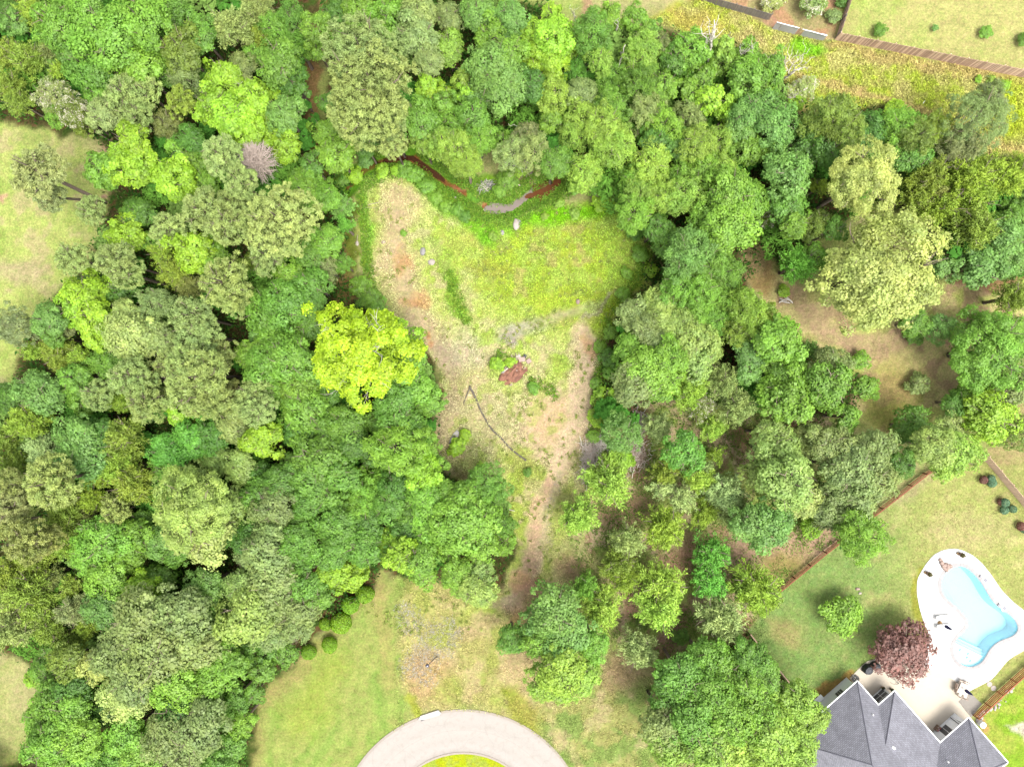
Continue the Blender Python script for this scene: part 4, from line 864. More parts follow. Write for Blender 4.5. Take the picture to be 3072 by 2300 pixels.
def axis(lo, hi, step, far):
    inner = np.arange(lo, hi + 1e-6, step); out = []
    d = step; p = hi
    while p < far: d *= 1.35; p += d; out.append(p)
    return inner, np.array(out)
ix, ox = axis(-69, 69, .24, 2500); iy, oy = axis(-52, 52, .24, 2500)
gx = np.concatenate([(-ox)[::-1], ix, ox]); gy = np.concatenate([(-oy)[::-1], iy, oy])
GX, GY = np.meshgrid(gx, gy); KP = FOC / CAM_H
PX, PY = GX * KP + 1536, 1150 - GY * KP
inn = (np.abs(GX) < 80) & (np.abs(GY) < 65)
CC = ground_colour(PX, PY)
far_ = ss(150, 420, np.maximum(np.maximum(-PX, PX - 3072), np.maximum(-PY, PY - 2300)))[..., None]      # open grassland beyond the built area
grs_ = np.array(seen(186, 198, 112)) * (.8 + .4 * fbm(PX, PY, 300, 9))[..., None]; CC = CC * (1 - far_) + grs_ * far_
GZ = g_height(PX, PY); GZ = np.where(inn, GZ, 0)
pd_ = sdf(PX, PY, POOL); GZ = np.where(pd_ < 8, -2.6, GZ)
dd_ = sdf(PX, PY, DECK); GZ = np.where((dd_ < -8) & (pd_ >= 8), -.15, GZ)
rd_ = np.hypot(PX - ROAD_C[0], PY - ROAD_C[1]); isd = np.hypot(PX - ISL_C[0], PY - ISL_C[1])
GZ = np.where((rd_ < ROAD_R - 5) & (isd > ISL_R + 5), -.12, np.where((PY > 1700) & (dd_ > 4), np.maximum(GZ, 0), GZ))
isl = (1 - ss(ISL_R - 4, ISL_R + 4, isd))[..., None]; nn = ss(.4, .6, fbm(PX, PY, 22, 5, 3))[..., None]
CC = CC * (1 - isl) + isl * (np.array(seen(204, 216, 40)) * nn + np.array(seen(190, 206, 84)) * (1 - nn))
ny, nx = GX.shape
me = bpy.data.meshes.new('ground'); me.vertices.add(nx * ny)
me.vertices.foreach_set('co', np.stack([GX, GY, GZ], -1).astype(np.float32).ravel())
q = np.arange(nx * ny).reshape(ny, nx); F = np.stack([q[:-1, :-1], q[:-1, 1:], q[1:, 1:], q[1:, :-1]], -1).reshape(-1, 4)
me.loops.add(F.size); me.loops.foreach_set('vertex_index', F.astype(np.int32).ravel()); me.polygons.add(len(F))
me.polygons.foreach_set('loop_start', np.arange(0, F.size, 4, dtype=np.int32)); me.polygons.foreach_set('loop_total', np.full(len(F), 4, dtype=np.int32))
me.polygons.foreach_set('use_smooth', [True] * len(F))
a = me.attributes.new('Col', 'FLOAT_COLOR', 'POINT'); a.data.foreach_set('color', np.concatenate([CC, np.ones((ny, nx, 1))], -1).astype(np.float32).ravel())
me.update(calc_edges=True)
m, nt, bs = new_mat('ground_cover')
at = N(nt, 'ShaderNodeAttribute', attribute_name='Col'); tc = N(nt, 'ShaderNodeTexCoord')
def gn(scale, det, lo, hi, a, b):
    no = N(nt, 'ShaderNodeTexNoise'); no.inputs['Scale'].default_value = scale; no.inputs['Detail'].default_value = det; no.inputs['Roughness'].default_value = .7
    nt.links.new(tc.outputs['Object'], no.inputs['Vector']); mr = N(nt, 'ShaderNodeMapRange'); mr.inputs[1].default_value = lo; mr.inputs[2].default_value = hi; mr.inputs[3].default_value = a; mr.inputs[4].default_value = b
    nt.links.new(no.outputs['Fac'], mr.inputs[0]); return no, mr
n_a, r_a = gn(3.6, 10, .3, .7, .62, 1.34); n_b, r_b = gn(.55, 5, .3, .7, .88, 1.12)
mu = N(nt, 'ShaderNodeMath', operation='MULTIPLY'); nt.links.new(r_a.outputs[0], mu.inputs[0]); nt.links.new(r_b.outputs[0], mu.inputs[1])
n_d, r_d = gn(13, 4, .34, .66, .74, 1.26); m3 = N(nt, 'ShaderNodeMath', operation='MULTIPLY'); nt.links.new(mu.outputs[0], m3.inputs[0]); nt.links.new(r_d.outputs[0], m3.inputs[1])
sc = N(nt, 'ShaderNodeVectorMath', operation='SCALE'); nt.links.new(at.outputs['Color'], sc.inputs[0]); nt.links.new(m3.outputs[0], sc.inputs['Scale'])
n_c, r_c = gn(1.4, 6, .35, .65, 0, 1); ra = N(nt, 'ShaderNodeValToRGB'); e = ra.color_ramp.elements; e[0].color = (.9, 1.03, .84, 1); e[1].color = (1.1, .99, 1.1, 1); nt.links.new(r_c.outputs[0], ra.inputs[0])
vm = N(nt, 'ShaderNodeVectorMath', operation='MULTIPLY'); nt.links.new(sc.outputs[0], vm.inputs[0]); nt.links.new(ra.outputs[0], vm.inputs[1])
nt.links.new(vm.outputs[0], bs.inputs['Base Color']); bs.inputs['Roughness'].default_value = 1; bs.inputs['Specular IOR Level'].default_value = .05
bp = N(nt, 'ShaderNodeBump'); bp.inputs['Strength'].default_value = .6; bp.inputs['Distance'].default_value = .12; nt.links.new(n_a.outputs['Fac'], bp.inputs['Height']); nt.links.new(bp.outputs[0], bs.inputs['Normal'])
me.materials.append(m); ground = link(bpy.data.objects.new('ground', me)); tag(ground, kind='structure')

# ---- low growth: tufts, weeds, undergrowth (nobody could count them)
def scatter(name, n, box, accept, size, zr, colf, label, cat, elong=1.0, seed=0, clump=5, spread=14, up=1.1):
    rng = np.random.default_rng(seed); k = n // clump
    cx = rng.uniform(box[0], box[2], k * 6); cy = rng.uniform(box[1], box[3], k * 6)
    p = accept(cx, cy); ok = rng.random(len(cx)) < p; cx, cy = cx[ok][:k], cy[ok][:k]
    hh = np.repeat(rng.uniform(.3, 1, len(cx)), clump); cl = np.repeat(rng.uniform(.8, 1.2, len(cx)), clump); x = np.repeat(cx, clump) + rng.normal(0, spread, len(cx) * clump) * .5; y = np.repeat(cy, clump) + rng.normal(0, spread, len(cy) * clump) * .5
    kp = accept(x, y) > .04; x, y, hh, cl = x[kp], y[kp], hh[kp], cl[kp]
    z = zr[0] + (zr[1] - zr[0]) * hh * rng.uniform(.1, 1, len(x)); gz = np.where(x < 1800, g_height(x, y), 0)
    pos = np.stack([(x - 1536) / KP, (1150 - y) / KP, z + gz], 1)
    nrm = unit(rdir(len(x), rng) + np.array([0, 0, up])); s = rng.uniform(size[0], size[1], len(x))
    v = quads(pos, nrm, s * elong, s * .6, rng); col = colf(x, y, rng) * rng.uniform(.7, 1.3, (len(x), 1)) * cl[:, None]
    o = link(bpy.data.objects.new(name, quad_mesh(name, v, None, M_weed, np.clip(col, .004, .8)))); tag(o, label, cat, kind='stuff'); return o
def pick(cols, ws):
    A = np.array([seen(*c) for c in cols])
    def f(x, y, rng): return A[rng.choice(len(cols), len(x), p=np.array(ws) / sum(ws))]
    return f
def fromground(k, tint=(1, 1, 1)):
    def f(x, y, rng): return ground_colour(x, y) * k * np.array(tint)
    return f
def in_woods(x, y, soft=20): return 1 - ss(-soft, soft, np.minimum(sdf(x, y, WOODS[0]), sdf(x, y, WOODS[1])))
def outside_built(x, y):
    return (sdf(x, y, DECK) > 4) & (sdf(x, y, [(2460, 2100), (2570, 2030), (2920, 2140), (3100, 2400), (2400, 2500)]) > 0) & (np.hypot(x - ROAD_C[0], y - ROAD_C[1]) > ROAD_R + 2)
MEADOW = [(1080, 540), (1240, 486), (1420, 640), (1700, 610), (1940, 640), (1960, 800), (1880, 950), (1800, 1080), (1790, 1300), (1740, 1460), (1400, 1440), (1310, 1390), (1330, 1120), (1120, 860)]
PATHS = lambda x, y: ss(14, 40, np.minimum(pdist(x, y, [(1762, 1000), (1745, 1200), (1700, 1330), (1630, 1530), (1540, 1790)]), pdist(x, y, [(1195, 620), (1190, 760), (1240, 940), (1330, 1080)]))) * ss(70, 150, np.hypot(x - 1660, y - 1270)) * ss(12, 24, pdist(x, y, [(1500, 1010), (1560, 985), (1740, 930)]))
wg = scatter('undergrowth', 150000, (-200, -200, 3100, 2400), lambda x, y: in_woods(x + 0, y, 4) * (.03 + .97 * (sdf(x, y, GROVE) > 0)) * (np.abs(x - 948) > 26) * outside_built(x, y), (.18, .5), (.1, 2.6),
        pick([(80, 134, 56), (104, 160, 66), (130, 176, 76), (120, 132, 70), (150, 140, 96)], [3, 3, 1.2, 1.2, .7]), 'tangled dark green undergrowth between the tree trunks', 'undergrowth', 1.3, 3, 14, 40)
scatter('meadow_weeds', 90000, (1060, 480, 2000, 1460), lambda x, y: (1 - ss(-10, 10, sdf(x, y, MEADOW))) * PATHS(x, y) * (.25 + .75 * ss(.4, .62, fbm(x, y, 34, 12))) * ss(14, 24, pdist(x, y, CREEK)), (.06, .2), (.02, .30),
        fromground(2.0, (.94, 1.04, 1.0)), 'yellow-green weeds and tall grass of the clearing', 'weeds', 1.6, 4, 6, 9)
scatter('field_grass', 60000, (1940, -60, 3120, 620), lambda x, y: (1 - ss(-6, 6, sdf(x, y, [(1960, 60), (2130, -20), (2310, 92), (2500, 128), (3072, 242), (3200, 260), (3200, 560), (3000, 480), (2830, 350), (2400, 330), (2300, 190), (2100, 120)]))) * (.2 + .8 * ss(.4, .6, fbm(x, y, 30, 19))), (.08, .26), (.02, .35),
        fromground(2.0, (.94, 1.05, .95)), 'rough yellowing grass of the field above the wood', 'grass', 1.8, 5, 6, 9)
scatter('bank_plants', 26000, (1080, 460, 1740, 700), lambda x, y: ss(5, 14, pdist(x, y, CREEK) - 5 * (x < 1340)) * (1 - ss(40, 70, pdist(x, y, CREEK))), (.10, .26), (.03, .5),
        pick([(170, 226, 80), (146, 206, 84), (196, 232, 100)], [3, 2, 1]), 'bright green plants crowding the creek banks', 'plants', 1.2, 6, 8, 9)
ED = [[(1085, 600), (1095, 700), (1102, 800), (1112, 870)], [(1350, 830), (1372, 890), (1398, 960)], [(1820, 960), (1800, 1080), (1790, 1250), (1780, 1310)], [(1930, 640), (1950, 740), (1900, 850), (1850, 930)], [(1600, 1140), (1640, 1160), (1660, 1185)], [(1500, 1060), (1520, 1110)], [(1250, 500), (1320, 570), (1400, 650)]]
scatter('edge_weeds', 26000, (1050, 460, 2000, 1340), lambda x, y: 1 - ss(8, 22, np.min([pdist(x, y, e) for e in ED], axis=0)), (.10, .28), (.03, .55),
        pick([(160, 216, 76), (186, 228, 80), (136, 200, 80)], [3, 2, 1.5]), 'leafy bright green weeds in strips along the clearing edges', 'weeds', 1.2, 7, 8, 8)
scatter('lot_grass', 42000, (1100, 1380, 2300, 2300), lambda x, y: outside_built(x, y) * (1 - in_woods(x, y)) * ss(20, 40, pdist(x, y, [(1700, 1330), (1630, 1530), (1540, 1790)])) * (x > 1180) * (.15 + .85 * ss(.42, .62, fbm(x, y, 30, 23))), (.06, .18), (.01, .16),
        fromground(1.9), 'patchy dry grass of the open lot', 'grass', 1.8, 8, 5, 8)
scatter('garden_lawn_grass', 30000, (2240, 700, 3100, 2200), lambda x, y: outside_built(x, y) * (1 - in_woods(x, y)), (.05, .13), (.005, .06), fromground(1.2), 'short lawn grass around the pool and orchard', 'grass', 1.6, 9, 3, 8)
scatter('weed_clumps', 20000, (1060, 480, 2000, 1900), lambda x, y: (1 - in_woods(x, y)) * (.12 + .88 * ss(.5, .62, fbm(x, y, 60, 44))) * (np.hypot(x - ROAD_C[0], y - ROAD_C[1]) > ROAD_R) * (pdist(x, y, [(1391, 1211), (1409, 1160), (1428, 1196), (1459, 1262), (1500, 1310), (1574, 1377)]) > 9), (.07, .2), (.02, .3),
        pick([(206, 232, 110), (226, 234, 130), (190, 224, 110), (236, 226, 160)], [3, 3, 2, 1]), 'small weed clumps dotted over the clearing', 'weeds', 1.5, 21, 22, 6)
scatter('grove_weeds', 26000, (1700, 1200, 2640, 2000), lambda x, y: (sdf(x, y, GROVE) < 0) * (.15 + .85 * ss(.42, .6, fbm(x, y, 60, 47))), (.08, .26), (.02, .4),
        pick([(170, 212, 96), (190, 216, 110), (150, 196, 90)], [3, 2, 2]), 'light green weeds growing through the litter under the grove', 'weeds', 1.5, 31, 6, 12)
scatter('small_stones', 1300, (1160, 560, 1800, 1900), lambda x, y: (1 - in_woods(x, y)) * np.maximum(1 - ss(30, 70, pdist(x, y, [(1195, 620), (1190, 760), (1240, 940), (1400, 1150)])), .4 * (1 - ss(60, 150, np.hypot(x - 1640, y - 1260)))), (.05, .18), (.01, .06),
        pick([(240, 226, 206), (214, 200, 184), (200, 150, 120)], [3, 2, 1]), 'small pale stones and clods on the bare ground', 'stones', .9, 22, 2, 8, 2)
scatter('white_wildflowers', 3600, (1180, 1800, 1400, 2060), lambda x, y: (1 - ss(10, 60, pdist(x, y, [(1215, 1835), (1240, 1870), (1270, 1900), (1335, 1880), (1360, 1900), (1330, 1950), (1250, 1965), (1230, 2000), (1280, 2025)]))) ** 2, (.06, .2), (.02, .15),
        pick([(254, 250, 240), (250, 242, 220)], [1, 1]), 'tiny white wildflowers scattered over the dry grass above the lamp', 'flowers', 1.0, 10, 4, 7, 1.5)
scatter('track_wildflowers', 700, (1600, 1400, 1760, 1680), lambda x, y: (1 - ss(6, 24, pdist(x, y, [(1680, 1420), (1650, 1500), (1640, 1560), (1650, 1640)]))) ** 2, (.05, .13), (.02, .12),
        pick([(240, 232, 210)], [1]), 'pale small wildflowers along the sandy track', 'flowers', 1.0, 13, 3, 7, 1.5)

# low second storey of crowns under the tall trees of the wood, too dense to tell apart
rng = np.random.default_rng(77); VV = []; CL = []; pts_ = []
cand = np.stack([rng.uniform(-150, 3150, 9000), rng.uniform(-150, 2400, 9000)], 1)
okk = (np.minimum(sdf(cand[:, 0], cand[:, 1], WOODS[0]), sdf(cand[:, 0], cand[:, 1], WOODS[1])) < -38) & (sdf(cand[:, 0], cand[:, 1], GROVE) > 30) & (np.abs(cand[:, 0] - 950) > 50) & outside_built(cand[:, 0], cand[:, 1]) & (pdist(cand[:, 0], cand[:, 1], CREEK) > 55)
for q_ in cand[okk]:
    if all((q_[0] - p[0]) ** 2 + (q_[1] - p[1]) ** 2 > 66 ** 2 for p in pts_): pts_.append(q_)
    if len(pts_) >= 210: break
cols_ = np.array([seen(*c) for c in ((92, 146, 58), (112, 162, 64), (80, 134, 52), (124, 158, 78))]) * 2.2
for i, q_ in enumerate(pts_):
    _, vv, tt = CROWN['OWGS'[i % 4], 0, i % 2]; m = 1150; sel = rng.choice(len(tt), m, replace=False)
    v = vv.reshape(-1, 4, 3)[sel]; cen = v.mean(1, keepdims=True); v = cen + (v - cen) * 1.35; R = rng.uniform(2.0, 2.9); a = rng.uniform(0, 6.28); c, s_ = math.cos(a), math.sin(a)
    v = np.stack([v[..., 0] * c - v[..., 1] * s_, v[..., 0] * s_ + v[..., 1] * c, v[..., 2] * .8], -1) * R
    zc = rng.uniform(2.6, 4.6); p = P(q_[0], q_[1], zc); VV.append((v + np.array([p.x, p.y, zc])).reshape(-1, 3)); CL.append(cols_[i % 4] * (.7 + .6 * tt[sel])[:, None] * rng.uniform(.85, 1.15))
o = link(bpy.data.objects.new('understory', quad_mesh('understory', np.concatenate(VV), None, M_weed, np.clip(np.concatenate(CL), 0, .8)))); tag(o, 'dense low second storey of young green trees filling the wood', 'understory', kind='stuff')
# ------------------------------------------------------------------ road
def circ(c, r, a0, a1, n): return [(c[0] + r * math.cos(math.radians(a0 + (a1 - a0) * i / n)), c[1] - r * math.sin(math.radians(a0 + (a1 - a0) * i / n))) for i in range(n + 1)]
def ring(name, c1, r1, c2, r2, z, m, n=140, h=.12, kind='structure', parent=None):
    mb = MB(); A = [P(*p) for p in circ(c1, r1, 0, 360, n)[:-1]]; B = [P(*p) for p in circ(c2, r2, 0, 360, n)[:-1]]
    b = 0
    for L in (A, B):
        for zz in (z, z - h): mb.v += [(p.x, p.y, zz) for p in L]
    for i in range(n):
        j = (i + 1) % n
        mb.f.append((2 * n + i, 2 * n + j, j, i)[::-1]); mb.f.append((i, j, n + j, n + i)[::-1]); mb.f.append((2 * n + i, 3 * n + i, 3 * n + j, 2 * n + j)[::-1])
    o = mb.build(name, m, parent); return tag(o, kind=kind)
nt = M_road.node_tree; bs = nt.nodes['Principled BSDF']; src = bs.inputs['Base Color'].links[0].from_socket
geo = N(nt, 'ShaderNodeNewGeometry'); no = N(nt, 'ShaderNodeTexNoise'); no.inputs['Scale'].default_value = .6; no.inputs['Detail'].default_value = 5; nt.links.new(geo.outputs['Position'], no.inputs['Vector'])
wv = N(nt, 'ShaderNodeVectorMath', operation='SCALE'); wv.inputs['Scale'].default_value = 2.2; nt.links.new(no.outputs['Color'], wv.inputs[0]); av = N(nt, 'ShaderNodeVectorMath', operation='ADD'); nt.links.new(geo.outputs['Position'], av.inputs[0]); nt.links.new(wv.outputs[0], av.inputs[1])
vo = N(nt, 'ShaderNodeTexVoronoi', feature='DISTANCE_TO_EDGE'); vo.inputs['Scale'].default_value = .17; nt.links.new(av.outputs[0], vo.inputs['Vector'])
cr_ = N(nt, 'ShaderNodeMapRange'); cr_.inputs[1].default_value = .004; cr_.inputs[2].default_value = .016; cr_.inputs[3].default_value = .93; cr_.inputs[4].default_value = 1; nt.links.new(vo.outputs['Distance'], cr_.inputs[0])
ds_ = N(nt, 'ShaderNodeVectorMath', operation='DISTANCE'); nt.links.new(geo.outputs['Position'], ds_.inputs[0]); c0 = P(ISL_C[0], ISL_C[1]); ds_.inputs[1].default_value = (c0.x, c0.y, 0)
rmp = N(nt, 'ShaderNodeValToRGB'); dv = N(nt, 'ShaderNodeMath', operation='DIVIDE'); dv.inputs[1].default_value = 20; nt.links.new(ds_.outputs['Value'], dv.inputs[0]); nt.links.new(dv.outputs[0], rmp.inputs[0])
e = rmp.color_ramp.elements; e[0].position = .52; e[0].color = (.86, .84, .82, 1); e[1].position = .56; e[1].color = (1, 1, 1, 1)
for ps, vl in ((.61, .94), (.65, 1.0), (.664, 1.0), (.668, .90), (.672, 1.0), (.70, .94), (.75, 1.0), (.79, .97), (.815, .84)): q_ = e.new(ps); q_.color = (vl, vl, vl * .99, 1)
m1 = N(nt, 'ShaderNodeVectorMath', operation='SCALE'); nt.links.new(src, m1.inputs[0]); nt.links.new(cr_.outputs[0], m1.inputs['Scale']); m2 = N(nt, 'ShaderNodeVectorMath', operation='MULTIPLY'); nt.links.new(m1.outputs[0], m2.inputs[0]); nt.links.new(rmp.outputs[0], m2.inputs[1]); nt.links.new(m2.outputs[0], bs.inputs['Base Color'])
ring('road', ROAD_C, ROAD_R, ISL_C, ISL_R, .02, M_road, h=.2)
ring('kerb_outer', ROAD_C, ROAD_R + 7, ROAD_C, ROAD_R, .07, M_curb, h=.2)
ring('kerb_inner', ISL_C, ISL_R, ISL_C, ISL_R - 6, .07, M_curb, h=.2)
# storm inlet slab
root = empty('storm_drain_inlet', P(1290, 2150)); tag(root, 'pale concrete storm drain inlet slab on the kerb of the curved road', 'drain')
o = root.location
a = [P(1254, 2157), P(1262, 2144), P(1315, 2127), P(1326, 2137), P(1318, 2143), P(1275, 2156)]
MB().prism([(p.x - o.x, p.y - o.y) for p in a], -.05, .20).build('slab', M_concrete, root)
MB().prism([(p.x - o.x, p.y - o.y) for p in (P(1262, 2158), P(1322, 2139), P(1323, 2142), P(1264, 2161))], .03, .10).build('opening', M_black, root)

# ------------------------------------------------------------------ post lamp
b = P(1310, 1968); t = P(1282, 1996, 3.1); root = empty('lamp_post', b); tag(root, 'thin leaning lamp post with dark round globe in the dry lot', 'lamp post')
d = t - b
MB().tube([(0, 0, -.1), tuple(d * .5), tuple(d * .96)], [.05, .04, .035], 8).build('pole', M_darkmetal, root, True)
MB().lathe((0, 0, 0), [(.16, 0), (.16, .05), (.07, .12), (.05, .3)], 12).build('base', M_darkmetal, root, True)
MB().lathe(tuple(d - Vector((0, 0, .2))), [(.05, -.08), (.16, -.02), (.22, .08), (.235, .18), (.20, .3), (.10, .38), (.02, .4)], 18).build('globe', plain('smoked_globe', (.05, .05, .08), .15, .05, 3, 0, spec=.8), root, True)
MB().lathe(tuple(d + Vector((0, 0, .185))), [(.06, 0), (.06, .03), (.01, .06)], 10).build('finial', M_white, root, True)

# ------------------------------------------------------------------ black drain pipe
root = empty('drain_pipe', P(1408, 1160)); tag(root, 'long black plastic drain pipe bent sharply and lying across the bare clearing', 'pipe')
o = root.location
def gp(px, py, dz=.06):
    v = P(px, py); v.z = float(g_height(np.array([px], float), np.array([py], float))[0]) + dz; return v
def smooth(pts, k=4):
    out = []
    for i in range(len(pts) - 1):
        p0 = pts[max(i - 1, 0)]; p1 = pts[i]; p2 = pts[i + 1]; p3 = pts[min(i + 2, len(pts) - 1)]
        for j in range(k):
            t = j / k; out.append(.5 * ((2 * p1) + (p2 - p0) * t + (2 * p0 - 5 * p1 + 4 * p2 - p3) * t * t + (3 * p1 - p0 - 3 * p2 + p3) * t ** 3))
    return out + [pts[-1]]
pts = smooth([gp(1410, 1161, .12), gp(1416, 1172), gp(1428, 1196), gp(1441, 1228), gp(1459, 1262), gp(1478, 1290), gp(1500, 1310), gp(1525, 1338), gp(1550, 1360), gp(1574, 1377)])
MB().tube([p - o for p in pts], [.15 if i < 8 else .115 for i in range(len(pts))], 8).build('long_arm', M_hose, root, True)
pts = smooth([gp(1410, 1161, .12), gp(1404, 1176), gp(1396, 1195), gp(1391, 1211)])
MB().tube([p - o for p in pts], [.11, .1, .1, .09, .09, .08, .08, .07, .07, .07, .07, .07, .07], 8).build('short_arm', M_hose, root, True)
MB().rock((0.05, 0, .16), .17, 3, .7).build('elbow', M_hose, root, True)
MB().lathe(tuple(gp(1576, 1379) - o), [(.12, -.04), (.15, .0), (.15, .05), (.12, .09)], 10).build('end_cap', M_hose, root, True)

# ------------------------------------------------------------------ loose stones and sheets
def stone(px, py, r, m, label, seed, name='boulder', cat='boulder', flat=.6, group=None):
    v = gp(px, py, 0); root = MB().rock((0, 0, r * flat * .35), r, seed, flat, 3).build(name, m, None, True, v); tag(root, label, cat, group)
for a in ((1268, 755, .42, M_greyrock, 'pale grey boulder, upper one of two in the left part of the clearing', 1), (1294, 787, .46, M_rock, 'white boulder, lower one of two in the left part of the clearing', 2),
          (1548, 673, .62, M_rock, 'largest whitish boulder in the bright green meadow below the creek', 3), (1555, 668, .34, M_greyrock, 'grey boulder touching the largest whitish one in the meadow', 4),
          (1508, 698, .36, M_greyrock, 'flat grey boulder left below the largest whitish one', 5), (1366, 594, .2, M_rock, 'small cream boulder on the left bank of the creek', 6),
          (1734, 905, .36, M_pinkrock, 'small pinkish boulder beside the wheel track', 7), (1150, 727, .26, M_pinkrock, 'small pinkish stone on the bare left strip', 8),
          (2573, 1765, .26, M_pinkrock, 'pinkish stone on the lawn above the round green bush', 9), (2580, 1778, .2, M_rock, 'white stone just below the pinkish lawn stone', 10),
          (1072, 730, .3, M_rock, 'pale small rock in the shady path left of the clearing', 11)): stone(*a)
sp = [P(1371, 1289), P(1378, 1296), P(1374, 1312), P(1360, 1325), P(1347, 1330), P(1350, 1318), P(1362, 1298)]
o = P(1363, 1308); root = MB().prism([(p.x - o.x, p.y - o.y) for p in sp], .03, .10).build('metal_sheet', M_sheet, None, False, (o.x, o.y, .02)); root.rotation_euler = (.03, -.05, 0)
tag(root, 'bent grey sheet lying beside the small yellow-green shrubs', 'sheet')
# planks and logs
def log(p0, p1, r, m, label, name='log', cat='log', dz=.1):
    a, b_ = gp(*p0, dz), gp(*p1, dz); mid = a.lerp(b_, .5); v = b_ - a
    k = MB().tube([a - mid, v * -.2 + Vector((0.03, .05, .02)), v * .15, b_ - mid], [r, r * .95, r * .8, r * .6], 8).build(name, m, None, True, mid); tag(k, label, cat)
log((1105, 616), (1142, 607), .07, M_straw, 'pale long pole on the grass at the upper left of the clearing')
log((1092, 625), (1135, 624), .04, M_straw, 'thin pale stick below the long pole')
log((1073, 705), (1071, 725), .06, M_straw, 'short pale stick beside the shady path')
log((1488, 1517), (1545, 1532), .07, M_palebark, 'thin grey fallen stem at the bottom edge of the clearing')
log((1560, 558), (1530, 548), .09, M_pinkdead, 'grey drift log by the creek pool')
log((1665, 400), (1632, 378), .05, M_dead, 'white fallen branch tip above the creek')
log((2090, 558), (2125, 549), .05, M_dead, 'pale bare branch in the middle of the wood')
log((1768, 1240), (1790, 1258), .05, M_dead, 'pale bare stick at the right edge of the clearing')
log((2385, 1284), (2437, 1302), .06, M_palebark, 'bare pale fallen branch in the gap above the pale oaks')
log((2766, 314), (2774, 303), .05, M_white, 'tiny white stick lying in the rough field')
root = empty('split_log', gp(2355, 902, 0)); tag(root, 'split grey log pile on the litter left of the giant cream oak', 'log')
for i, (x0, y0, x1, y1) in enumerate(((2338, 896, 2360, 902), (2342, 904, 2370, 909), (2352, 894, 2374, 904), (2335, 908, 2350, 899), (2358, 892, 2376, 910))):
    a_, b_ = gp(x0, y0, .12 + i * .05) - root.location, gp(x1, y1, .1 + i * .05) - root.location
    MB().tube([a_, a_.lerp(b_, .5), b_], [.1, .11, .07], 6).build('split_piece', M_palebark, root, True)

# ------------------------------------------------------------------ debris pile
c = gp(1545, 1112, 0); root = empty('debris_pile', c); tag(root, 'heap of red clay, broken concrete and boards in the middle of the clearing', 'rubble')
mb = MB(); bm = bmesh.new(); bmesh.ops.create_icosphere(bm, subdivisions=5, radius=1)
rr = random.Random(4)
for v in bm.verts:
    q = v.co.copy(); k = 1 + .9 * (fbm(np.array([q.x * 60 + 300.]), np.array([q.y * 60 + 300. + q.z * 30]), 30, 3, 5)[0] - .5)
    u = Vector((q.x * 2.0 * k, q.y * 1.15 * k, max(q.z, -.1) * .6 * (k ** 3))); ang = math.radians(38)
    v.co = Vector((u.x * math.cos(ang) - u.y * math.sin(ang), u.x * math.sin(ang) + u.y * math.cos(ang), u.z))
mb.v = [tuple(v.co) for v in bm.verts]; mb.f = [tuple(v.index for v in f.verts) for f in bm.faces]; bm.free()
mb.build('clay_heap', M_clay, root, True, (-.15, -.15, 0))
def slabp(px, py, sx, sy, rz, z, m, name, tilt=(0, 0)):
    p = gp(px, py, 0) - root.location; k = MB().box((0, 0, 0), (sx, sy, .16), 0).build(name, m, root, False, (p.x, p.y, z)); k.rotation_euler = (tilt[0], tilt[1], rz); return k
slabp(1586, 1083, .62, .55, .6, .25, M_pinkrock, 'broken_slab', (.1, .2)); slabp(1566, 1078, .8, .6, .1, .3, M_pinkrock, 'broken_slab', (.15, -.1)); slabp(1556, 1070, .5, .5, .5, .25, M_rock, 'broken_slab', (.2, .1))
slabp(1574, 1069, .5, .4, 1.1, .2, M_black, 'broken_slab', (.1, .3)); slabp(1516, 1110, .2, .9, -.8, .35, M_rock, 'broken_slab', (.3, .3)); slabp(1510, 1116, .25, .3, -.8, .3, M_greyrock, 'broken_slab', (.5, .2))
for (x0, y0, x1, y1, w) in ((1534, 1064, 1543, 1090, .09), (1548, 1060, 1549, 1082, .08), (1528, 1090, 1533, 1100, .07), (1503, 1120, 1520, 1098, .06), (1556, 1058, 1553, 1080, .05)):
    a_, b_ = gp(x0, y0, .25) - root.location, gp(x1, y1, .45) - root.location; MB().tube([a_, a_.lerp(b_, .5), b_], w, 5).build('board', M_straw, root)
for i in range(46):
    x, y = rr.gauss(1545, 22), rr.gauss(1112, 17); p = gp(x, y, 0) - root.location
    MB().rock((0, 0, 0), rr.uniform(.05, .17), i, .7, 1).build('clod', rr.choice([M_clay, M_clay, M_pinkrock, M_brown]), root, False, (p.x, p.y, rr.uniform(.1, .5)))
# brush piles
def brush(px, py, rx, ry, n, m, label, seed, h=.9):
    rr = random.Random(seed); c = gp(px, py, 0); root = empty('brush_pile', c); tag(root, label, 'brush pile', 'heaps of cut branches by the grove')
    for part in range(3):
        mb = MB()
        for i in range(n // 3):
            x, y = rr.gauss(0, rx * .42) / KP, rr.gauss(0, ry * .42) / KP; a = rr.uniform(0, 6.28); L = rr.uniform(.5, 2.0); z = rr.uniform(.08, h)
            d = Vector((math.cos(a), math.sin(a), rr.gauss(0, .2))) * L / 2; bend = Vector((-d.y, d.x, 0)) * rr.uniform(-.35, .35); r = rr.uniform(.012, .05)
            mb.tube([Vector((x, y, z)) - d, Vector((x, y, z)) + bend, Vector((x, y, max(.03, z - .1))) + d], [r, r * .8, r * .4], 4, False)
        mb.build('branches', [m, M_dead, m][part], root)
brush(1768, 1365, 24, 50, 330, M_pinkdead, 'tall heap of bleached cut branches beside the sandy track', 1)
brush(1758, 1422, 18, 26, 150, M_brown, 'small brown heap of twigs at the foot of the bleached heap', 2, .5)
brush(1895, 1360, 50, 55, 420, M_brown, 'wide brown heap of cut branches under the grove trees', 3)
